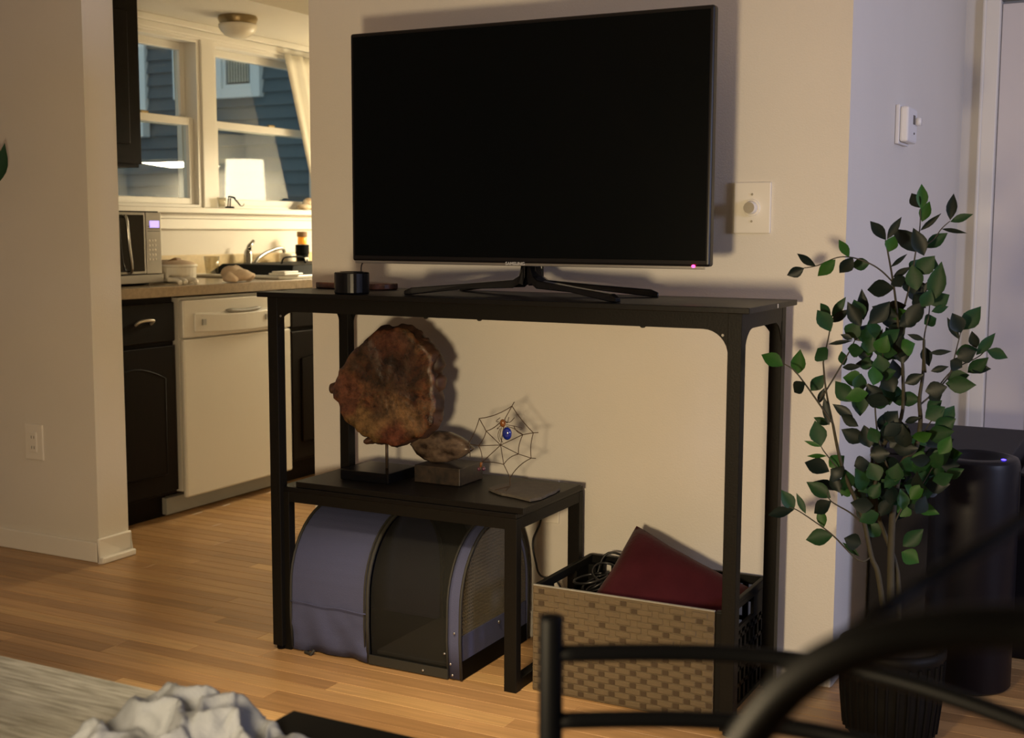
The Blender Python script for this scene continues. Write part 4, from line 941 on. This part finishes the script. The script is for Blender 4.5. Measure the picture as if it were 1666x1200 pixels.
ZB = lambda x, y_, d=2.82: at(1220+x/3.334, 560+y_/3.334, 1, d)
def stem(pts, r0, r1, m='stem', nm='branch'):
    sp2 = smooth_path(pts, 5); k = len(sp2); return MB().tube(sp2, [r0+(r1-r0)*i/(k-1) for i in range(k)], 7).build(nm, m, pt, smooth=True)
base = Vector((pcx, pcy, .20))
stem([base, at(1449, 960, 1, 2.82), ZB(770, 1000), ZB(790, 800), ZB(830, 640), ZB(900, 560), ZB(925, 420), ZB(920, 300, 2.84), ZB(940, 150, 2.86), ZA(1000, 960, 2.87)], .009, .003, 'trunk', 'trunk')
stem([base+Vector((-.01, 0, 0)), at(1430, 940, 1, 2.80), at(1418, 905, 1, 2.80), ZB(610, 930, 2.80), ZB(520, 720, 2.79), ZB(480, 580, 2.78), ZB(450, 430, 2.78)], .007, .003, 'trunk', 'trunk')
stem([base+Vector((.01, .01, 0)), at(1460, 930, 1, 2.84), ZB(690, 900, 2.83), ZB(700, 600, 2.83), ZB(820, 400, 2.83), ZB(830, 150, 2.84), ZA(870, 1060, 2.84), ZA(850, 860, 2.83), ZA(830, 680, 2.83), ZA(800, 500, 2.82), ZA(778, 390, 2.82)], .006, .0016, 'trunk', 'trunk')
for P_, r_ in (([ZB(450, 430, 2.78), ZB(375, 320, 2.77), ZB(300, 215, 2.76), ZB(240, 140, 2.75), ZB(185, 105, 2.75)], .0025),
               ([ZB(450, 430, 2.78), ZB(415, 260, 2.79), ZB(400, 120, 2.80), ZA(425, 1070, 2.80), ZA(455, 930, 2.81), ZA(468, 830, 2.81)], .0025),
               ([ZB(370, 310, 2.78), ZB(420, 240, 2.80), ZA(560, 1050, 2.82), ZA(600, 970, 2.82), ZA(640, 860, 2.82)], .0022),
               ([ZA(820, 630, 2.83), ZA(760, 570, 2.81), ZA(690, 525, 2.80), ZA(590, 490, 2.79), ZA(500, 490, 2.78), ZA(390, 535, 2.78), ZA(310, 550, 2.78)], .002),
               ([ZA(890, 760, 2.84), ZA(930, 600, 2.84), ZA(950, 470, 2.84), ZA(975, 330, 2.84), ZA(980, 210, 2.84)], .0022),
               ([ZA(960, 450, 2.84), ZA(1050, 390, 2.85), ZA(1100, 325, 2.85), ZA(1150, 280, 2.85)], .0018),
               ([ZA(1010, 1150, 2.86), ZA(1000, 960, 2.86), ZA(1030, 800, 2.86), ZA(1030, 640, 2.85)], .002),
               ([ZB(920, 330, 2.85), ZB(1000, 260, 2.87), ZB(1080, 170, 2.88), ZA(1180, 1040, 2.88), ZA(1210, 920, 2.88)], .0022),
               ([ZB(1000, 260, 2.87), ZB(1100, 140, 2.88), ZB(1250, 60, 2.89), ZA(1390, 960, 2.89)], .0018),
               ([ZB(600, 960, 2.80), ZB(540, 910, 2.79), ZB(440, 850, 2.77), ZB(420, 800, 2.77)], .0022),
               ([at(1418, 905, 1, 2.80), ZB(590, 1170, 2.78), ZB(450, 1035, 2.77), ZB(350, 960, 2.76), ZB(250, 895, 2.75), ZB(190, 880, 2.75)], .0022),
               ([ZB(500, 700, 2.79), ZB(410, 590, 2.77), ZB(385, 550, 2.77)], .0018),
               ([ZB(770, 1000), ZB(830, 880), ZB(920, 780), ZB(1000, 650)], .0022),
               ([ZB(760, 700), ZB(700, 520), ZB(680, 300), ZB(720, 180), ZA(760, 900)], .0024),
               ([ZB(900, 560), ZB(980, 420), ZB(1040, 380)], .0018)):
    stem(P_, r_, r_*.5)
# leaf meshes: pointed blade, folded a little along the midrib, curling at the tip
def leaf_mesh(curl, fold, m):
    me = bpy.data.meshes.new('leaf'); vs = [(0, 0, 0)]; N_ = 6
    for i in range(1, N_):
        t_ = i/N_; w_ = .31*math.sin(PI*t_**.9)**1.15; z_ = -curl*t_*t_
        vs += [(-w_, t_, z_+fold*w_), (0, t_, z_), (w_, t_, z_+fold*w_)]
    vs.append((0, 1, -curl)); fs = [(0, 2, 1), (0, 3, 2)]
    for i in range(N_-2):
        a_ = 1+i*3; fs += [(a_, a_+1, a_+4, a_+3), (a_+1, a_+2, a_+5, a_+4)]
    a_ = 1+(N_-2)*3; l_ = len(vs)-1; fs += [(a_, a_+1, l_), (a_+1, a_+2, l_)]
    me.from_pydata(vs, [], fs); me.materials.append(MATS[m])
    for p_ in me.polygons: p_.use_smooth = True
    return me
LM = {m: [leaf_mesh(c_, f_, m) for c_, f_ in ((.05, .3), (.16, .45), (.0, .5))] for m in ('leaf', 'leaf_young', 'leaf_dark')}
lr = random.Random(11); view = Vector((0, 0, H))
def leaf(B, T, w_=1.0, m='leaf', tilt=None):
    d = T-B; L_ = d.length
    if L_ < .004: return
    y_ = d/L_; toc = (view-B).normalized(); z_ = (toc-y_*toc.dot(y_)).normalized(); x_ = y_.cross(z_)
    a_ = tilt if tilt is not None else lr.uniform(-.6, .6)
    z2 = z_*math.cos(a_)+x_*math.sin(a_); x2 = y_.cross(z2)
    o = bpy.data.objects.new('leaf', lr.choice(LM[m])); COL.objects.link(o); o.parent = pt
    wdt = .046*min(w_, 1.4)
    Mx = Matrix((x2*wdt, y_*L_, z2*wdt)).transposed().to_4x4(); Mx.translation = B-pt.location
    o.matrix_local = Mx
LA = [((985, 215), (990, 65), 1, 'y'), ((975, 205), (928, 120), 1, 'd'), ((988, 285), (1030, 165), 1, 'y'), ((978, 335), (1100, 235), .5, 'd'), ((1150, 275), (1170, 120), .9, 'd'), ((1150, 285), (1282, 240), .7, 'l'), ((1100, 325), (1248, 350), .4, 'd'), ((1008, 435), (1137, 348), 1.1, 'l'),
      ((1000, 460), (808, 320), 1.7, 'd'), ((1000, 480), (940, 320), 1.3, 'd'), ((782, 390), (690, 280), 1, 'd'), ((787, 385), (872, 255), .7, 'd'), ((798, 458), (830, 362), 1.1, 'y'), ((808, 545), (905, 468), .4, 'd'), ((380, 540), (265, 466), .7, 'd'), ((312, 550), (212, 592), 1, 'd'), ((492, 500), (386, 602), 1.1, 'y'),
      ((570, 488), (510, 385), .8, 'y'), ((592, 487), (514, 586), 1.2, 'd'), ((690, 522), (578, 536), 1.1, 'l'), ((830, 665), (663, 672), 1.6, 'd'), ((822, 602), (925, 543), .6, 'd'), ((465, 915), (386, 790), 1.4, 'l'), ((465, 832), (400, 748), .8, 'l'), ((470, 832), (552, 715), .8, 'l'), ((466, 862), (578, 785), .8, 'd'),
      ((450, 987), (592, 966), .4, 'd'), ((445, 1075), (380, 1010), 1.6, 'l'), ((192, 1112), (64, 1040), 1.3, 'y'), ((270, 1162), (290, 1015), 1.3, 'y'), ((640, 855), (598, 728), 1.4, 'l'), ((652, 850), (642, 668), 1, 'd'), ((685, 870), (805, 740), 1.6, 'd'), ((640, 885), (560, 742), 1.2, 'd'), ((865, 905), (740, 768), 2.0, 'd'),
      ((860, 885), (975, 800), 1.4, 'd'), ((900, 880), (1000, 740), 1.5, 'd'), ((945, 700), (898, 590), 1.4, 'd'), ((870, 660), (835, 590), 1.3, 'd'), ((960, 680), (930, 530), 1.5, 'l'), ((960, 585), (1062, 480), 1.6, 'l'), ((1050, 740), (1100, 515), 1.9, 'l'), ((1040, 762), (1147, 703), 1.4, 'l'), ((1042, 800), (1142, 770), .7, 'l'),
      ((1000, 872), (1072, 838), 1.2, 'l'), ((1002, 962), (903, 930), .5, 'd'), ((1000, 1000), (1030, 1115), 1.0, 'd'), ((1030, 1037), (1160, 1028), .5, 'd'), ((1202, 960), (1132, 832), .7, 'd'), ((1213, 922), (1163, 808), 1.4, 'd'), ((1215, 905), (1327, 772), 1.5, 'l'), ((1302, 1010), (1273, 912), .9, 'd'), ((1178, 1042), (1310, 1015), 1.4, 'l'),
      ((1298, 1050), (1412, 922), .9, 'l'), ((1360, 1022), (1482, 1067), 1, 'l'), ((1190, 1065), (1300, 1030), 1.4, 'd'), ((1250, 1150), (1372, 1062), 1.2, 'l'), ((1270, 1132), (1382, 1125), .9, 'd'), ((1038, 1142), (1142, 1115), .6, 'd'), ((600, 965), (680, 880), 1.4, 'd'), ((560, 950), (625, 860), 1.5, 'l'), ((600, 1040), (662, 1018), .5, 'd'),
      ((530, 1120), (640, 1115), .6, 'd'), ((542, 1110), (525, 1025), .8, 'l'), ((868, 1010), (945, 990), 1.9, 'y'), ((680, 1040), (700, 940), 1.6, 'l'), ((740, 1060), (760, 930), 1.8, 'l'), ((800, 1080), (830, 940), 1.8, 'l'), ((700, 1110), (640, 1080), 1.2, 'l'), ((760, 1150), (740, 1050), 1.6, 'l'), ((930, 640), (1030, 650), .5, 'd'), ((970, 500), (930, 590), 1.4, 'l'),
      ((1020, 560), (1060, 490), 1.2, 'l'), ((850, 830), (700, 770), 1.3, 'd'), ((590, 960), (520, 930), .5, 'd'), ((1150, 1080), (1220, 1120), 1.3, 'd'), ((1010, 780), (940, 700), 1.3, 'd'), ((985, 730), (900, 650), 1.4, 'd'), ((1000, 690), (1030, 620), .5, 'd'), ((880, 960), (800, 870), 1.7, 'd'), ((880, 1100), (870, 960), 1.5, 'd')]
LB = [((330, 252), (402, 165), 1.2, 'l'), ((300, 205), (230, 263), 1.2, 'd'), ((372, 322), (405, 235), .6, 'd'), ((435, 432), (343, 397), .7, 'l'), ((430, 440), (402, 280), .7, 'd'), ((388, 552), (352, 412), 1.5, 'l'), ((388, 555), (293, 522), .4, 'y'), ((418, 605), (308, 606), .4, 'y'), ((432, 690), (293, 632), 1.9, 'd'), ((430, 665), (512, 608), 1.5, 'y'),
      ((440, 832), (306, 745), 1.3, 'l'), ((442, 850), (340, 917), 1.3, 'd'), ((238, 900), (170, 788), 1.2, 'l'), ((236, 900), (98, 925), 1, 'd'), ((303, 918), (252, 805), .6, 'l'), ((402, 992), (378, 884), .9, 'y'), ((452, 1035), (303, 1060), 1.9, 'l'), ((605, 1080), (510, 1050), 1.5, 'd'), ((595, 1150), (500, 1070), .5, 'l'), ((560, 312), (458, 200), 1.7, 'l'),
      ((598, 390), (588, 220), 1.9, 'l'), ((562, 400), (448, 322), .9, 'd'), ((590, 445), (490, 380), .9, 'd'), ((620, 525), (495, 460), 1.4, 'd'), ((700, 330), (640, 210), 1.5, 'd'), ((760, 330), (720, 210), 1.6, 'l'), ((780, 260), (730, 150), 1.6, 'd'), ((800, 290), (930, 300), 1.3, 'l'), ((840, 212), (942, 160), 1, 'd'), ((950, 255), (1072, 230), 1.4, 'd'),
      ((985, 245), (1030, 310), 1.2, 'd'), ((1060, 212), (1228, 222), 1.5, 'l'), ((1070, 190), (1190, 165), 1.3, 'l'), ((840, 422), (925, 395), .6, 'd'), ((960, 352), (1042, 305), 1.2, 'l'), ((950, 400), (1060, 340), 1.7, 'l'), ((1040, 420), (1112, 335), 1.2, 'l'), ((1000, 462), (1118, 402), 1.5, 'l'), ((930, 470), (1060, 560), 1.8, 'd'), ((960, 500), (1110, 470), 1.5, 'l'),
      ((1000, 640), (1145, 600), 1.7, 'l'), ((1030, 650), (1140, 655), 1.3, 'd'), ((1060, 712), (1158, 680), 1.0, 'l'), ((880, 605), (965, 650), 1.5, 'y'), ((950, 765), (1085, 758), 1.5, 'd'), ((895, 875), (1025, 917), 1.1, 'y'), ((815, 935), (860, 858), 1.4, 'y'), ((705, 1040), (640, 968), 1.4, 'l'), ((830, 1095), (942, 1000), 1.4, 'l'), ((822, 1125), (918, 1185), 2.0, 'y'),
      ((565, 660), (650, 640), 1.8, 'd'), ((480, 800), (555, 760), 1.9, 'y'), ((650, 560), (620, 440), 1.6, 'd'), ((660, 480), (740, 560), 1.7, 'd'), ((760, 560), (850, 480), 1.7, 'd'), ((770, 480), (860, 440), 1.4, 'd'), ((740, 420), (800, 370), 1.5, 'd'), ((650, 600), (760, 590), 1.8, 'd'), ((700, 740), (650, 640), 1.8, 'l'), ((620, 800), (690, 740), 1.7, 'l'), ((500, 720), (440, 680), 1.5, 'd')]
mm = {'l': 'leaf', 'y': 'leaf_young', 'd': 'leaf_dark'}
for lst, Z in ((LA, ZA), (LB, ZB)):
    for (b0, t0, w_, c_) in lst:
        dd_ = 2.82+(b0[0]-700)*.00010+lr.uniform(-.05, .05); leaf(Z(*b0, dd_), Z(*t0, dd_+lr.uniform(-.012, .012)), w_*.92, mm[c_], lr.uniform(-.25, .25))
# inner foliage around the axis of the tree
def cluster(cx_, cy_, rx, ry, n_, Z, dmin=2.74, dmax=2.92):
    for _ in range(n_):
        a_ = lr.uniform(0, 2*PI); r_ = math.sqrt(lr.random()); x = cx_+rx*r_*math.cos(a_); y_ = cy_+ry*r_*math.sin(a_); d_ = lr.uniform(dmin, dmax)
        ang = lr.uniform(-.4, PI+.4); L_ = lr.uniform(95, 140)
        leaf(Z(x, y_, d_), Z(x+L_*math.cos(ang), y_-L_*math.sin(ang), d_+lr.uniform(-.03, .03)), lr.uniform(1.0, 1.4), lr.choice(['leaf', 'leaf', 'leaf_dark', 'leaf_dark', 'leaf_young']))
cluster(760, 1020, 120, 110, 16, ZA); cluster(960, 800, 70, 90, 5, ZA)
cluster(700, 260, 120, 90, 12, ZB); cluster(760, 520, 110, 80, 12, ZB); cluster(780, 760, 200, 130, 42, ZB); cluster(680, 900, 90, 90, 12, ZB); cluster(980, 600, 70, 120, 16, ZB); cluster(520, 780, 60, 80, 5, ZB); cluster(800, 880, 130, 70, 14, ZB); cluster(1000, 760, 50, 60, 5, ZB)

# ================================================================ PURIFIER, BOX
pu = thing('air_purifier', 'dark cylindrical air purifier with blue light behind the plant', 'air purifier', (-.41, 3.25, 0))
pcx, pcy = -.408, 3.25; R_ = .105
MB().lathe([(R_*.95, .004), (R_, .01), (R_, .56), (R_-.003, .572)], (pcx, pcy, 0), 48, True, False).build('purifier_body', 'purifier', pu, smooth=True)
MB().lathe([(R_-.003, .572), (R_-.006, .578), (R_-.028, .582), (R_-.034, .574), (R_-.045, .558), (.03, .552), (.001, .551)], (pcx, pcy, 0), 48, False, False).build('recessed_top', 'purifier', pu, smooth=True)
p_ = at(1634, 747, 2, .583); MB().ell((pcx+(p_.x-pcx)*.98, p_.y, .582), (.006, .006, .002), 12, 6).build('status_light', 'blue_led', pu, smooth=True)
MB().tube([(pcx+R_, pcy-.01, .55), (pcx+R_, pcy-.01, .45)], .0015, 6).build('seam_line', 'box_grey', pu)
bx = thing('storage_box', 'large dark grey box behind the air purifier against the side wall', 'box', (-.52, 3.64, 0))
box('box_body', 'box_grey', (-.693, 3.43, .002), (-.350, 3.92, .535), bx, bevel=.004)
box('lid', 'box_grey', (-.695, 3.425, .536), (-.346, 3.93, .552), bx, bevel=.004)
bn = thing('subwoofer', 'black boxy subwoofer at the right edge behind the purifier', 'speaker', (-.20, 3.7, 0))
box('cabinet', 'purifier', (-.335, 3.50, .002), (-.05, 3.95, .50), bn, bevel=.006)
MB().tube([(-.19, 3.498, .2), (-.19, 3.493, .2)], .09, 28).build('driver_cone', 'pan_black', bn)

# ================================================================ COFFEE TABLE, CLOTH, BLACK TABLE
cf = thing('coffee_table', 'grey weathered wood coffee table at the lower left corner', 'table', (-1.7, 1.1, 0))
fx1, fx0, fy1, fy0 = -1.095, -2.3, 1.352, .75
nb = 6
for k in range(nb):
    a_ = fy0+(fy1-fy0)*k/nb; b2 = fy0+(fy1-fy0)*(k+1)/nb
    box('plank', 'grey_wood', (fx0, a_+.0004, .425), (fx1, b2-.0004, .45), cf, bevel=.001)
box('frame', 'underside', (fx0+.03, fy0+.03, .36), (fx1-.03, fy1-.03, .4245), cf)
for x_ in (fx0+.04, fx1-.10):
    for y_ in (fy0+.04, fy1-.10): box('leg', 'underside', (x_, y_, 0), (x_+.06, y_+.06, .36), cf, bevel=.003)
bt = thing('end_table', 'plain black table corner at the bottom of the frame', 'table', (-.9, 1.2, 0))
box('tabletop', 'soot', (-1.075, .85, .42), (-.62, 1.388, .45), bt, bevel=.002) if 'soot' in MATS else box('tabletop', 'pan_black', (-1.075, .85, .42), (-.62, 1.388, .45), bt, bevel=.002)
for x_ in (-1.06, -.665):
    for y_ in (.87, 1.343): box('leg', 'pan_black', (x_, y_, 0), (x_+.03, y_+.03, .42), bt, bevel=.002)
# grey cloth heap: folded surface with overhanging ridges
nu, nv = 120, 70; vs = []; fs = []
O3 = [at(x, y_, 2, .452) for x, y_ in [(178, 1150), (300, 1330), (455, 1260), (408, 1178), (240, 1135)]]
cxh = at(305, 1215, 2, .47); 
cxx, cyy = cxh.x, cxh.y
for i in range(nu+1):
    for j in range(nv+1):
        u, v = i/nu*2-1, j/nv*2-1; r_ = max(abs(u), abs(v))
        x = cxx-.012+u*.120+.014*noise.noise(Vector((u*2, v*2, 5)))+.010*noise.noise(Vector((u*6, v*6, 8))); y_ = cyy-.006+v*.132+.016*noise.noise(Vector((u*2.5, v*2.5, 9)))
        h_ = max(0, 1-abs(u)**7)*max(0, 1-abs(v)**7)
        rid = abs(noise.noise(Vector((u*2.2+v*1.1, v*1.3-u*.5, 2.2)))); rid2 = abs(noise.noise(Vector((u*5+v*3, v*2-u*3, 4.2))))
        z_ = .4525+h_*(.022+.085*(.5-rid)+.010*(.5-rid2))
        z_ -= .02*h_*(u > .6)
        vs.append((x, y_, max(z_, .4522+.001*(1-r_))))
for i in range(nu):
    for j in range(nv): a_ = i*(nv+1)+j; fs.append((a_, a_+nv+1, a_+nv+2, a_+1))
cl = MB().add(vs, fs).build('grey_cloth', 'cloth_grey', smooth=True); md = cl.modifiers.new('s', 'SOLIDIFY'); md.thickness = .002; md.offset = 1
tag(cl, 'crumpled light grey cloth heaped on the coffee table', 'cloth')

# ================================================================ FOREGROUND CHAIRS
ch = thing('dining_chair', 'black tubular metal chair back with post and two curved rails', 'chair', (-.25, .8, 0))
q = at(897, 1000, 1, .95); tr_ = .0105
px, py = q.x, .95
MB().tube([(px, py, 0), (px, py, q.z-.004), (px, py, q.z-.001), (px, py, q.z)], [tr_, tr_, tr_*.93, tr_*.6], 20).build('back_post', 'chair_steel', ch, smooth=True)
rx = -.035; MB().tube([(rx, py, 0), (rx, py, q.z-.004), (rx, py, q.z-.001), (rx, py, q.z)], [tr_, tr_, tr_*.93, tr_*.6], 20).build('back_post', 'chair_steel', ch, smooth=True)
for z_, rr2, bowd in ((at(918, 1067, 1, py).z, .0075, .085), (at(918, 1177, 1, py).z, .0075, .085)):
    MB().tube([(px+(rx-px)*k/24, py+bowd*math.sin(PI*k/24), z_) for k in range(25)], rr2, 12).build('back_rail', 'chair_steel', ch, smooth=True)
MB().tube([(px+(rx-px)*k/24, py+.06*math.sin(PI*k/24), .50) for k in range(25)], .0075, 12).build('back_rail', 'chair_steel', ch, smooth=True)
for x_ in (px, rx): MB().tube([(x_, .56, 0), (x_, .56, .44)], tr_, 14).build('front_leg', 'chair_steel', ch, smooth=True)
MB().box(px+.0, rx, .55, .94, .44, .47).build('seat', 'pan_black', ch, bevel=.012)
# the nearer, out-of-focus chair with an arched top
c2_ = thing('arched_chair', 'black tubular chair with arched frame, blurred in the near right corner', 'chair', (.05, .42, 0))
def vd(x, y_, d): return Vector((0, 0, H))+(CR*((x-833)/FPX)+CU*(-(y_-600)/FPX)+CF)*d
pA = [vd(1105, 1420, .62), vd(1150, 1320, .60), vd(1215, 1205, .58), vd(1290, 1115, .56), vd(1390, 1056, .54), vd(1520, 1026, .52), vd(1660, 1020, .50), vd(1800, 1040, .48), vd(1930, 1110, .47), vd(2020, 1250, .46)]
MB().tube([(pA[0].x-.02, pA[0].y, 0)]+smooth_path(pA, 8)+[(pA[-1].x+.02, pA[-1].y, 0)], .0095, 16).build('arched_frame', 'chair_steel', c2_, smooth=True)
pB = [vd(1290, 1110, .57), vd(1420, 1005, .58), vd(1500, 950, .60), vd(1600, 888, .62), vd(1720, 815, .65), vd(1850, 760, .68)]
MB().tube(smooth_path(pB, 8), .0042, 12).build('brace', 'chair_steel', c2_, smooth=True)
zz_ = .46
MB().box(min(pA[0].x, pA[-1].x)+.0, max(pA[0].x, pA[-1].x)+.02, .12, .42, zz_-.03, zz_).build('seat', 'pan_black', c2_, bevel=.01)
# ================================================================ HANGING VINE at the left edge
vn = thing('hanging_vine', 'green plant leaf reaching in at the left edge of the frame', 'plant', (-3.45, 2.93, CEIL))
vx = at(-25, 260, 1, 2.95).x
MB().tube(smooth_path([(vx, 2.95, CEIL-.001), (vx-.01, 2.95, 2.0), (vx+.005, 2.95, 1.6), (vx, 2.95, 1.25)]), .003, 6).build('stem', 'stem', vn, smooth=True)
pt = vn
for (bb, tt) in (((-3, 298), (8, 234)), ((-8, 296), (-4, 232)), ((-22, 300), (-70, 340)), ((-22, 180), (-70, 150))):
    leaf(at(*bb, 1, 2.95), at(*tt, 1, 2.93), 1.4, 'leaf', .1)
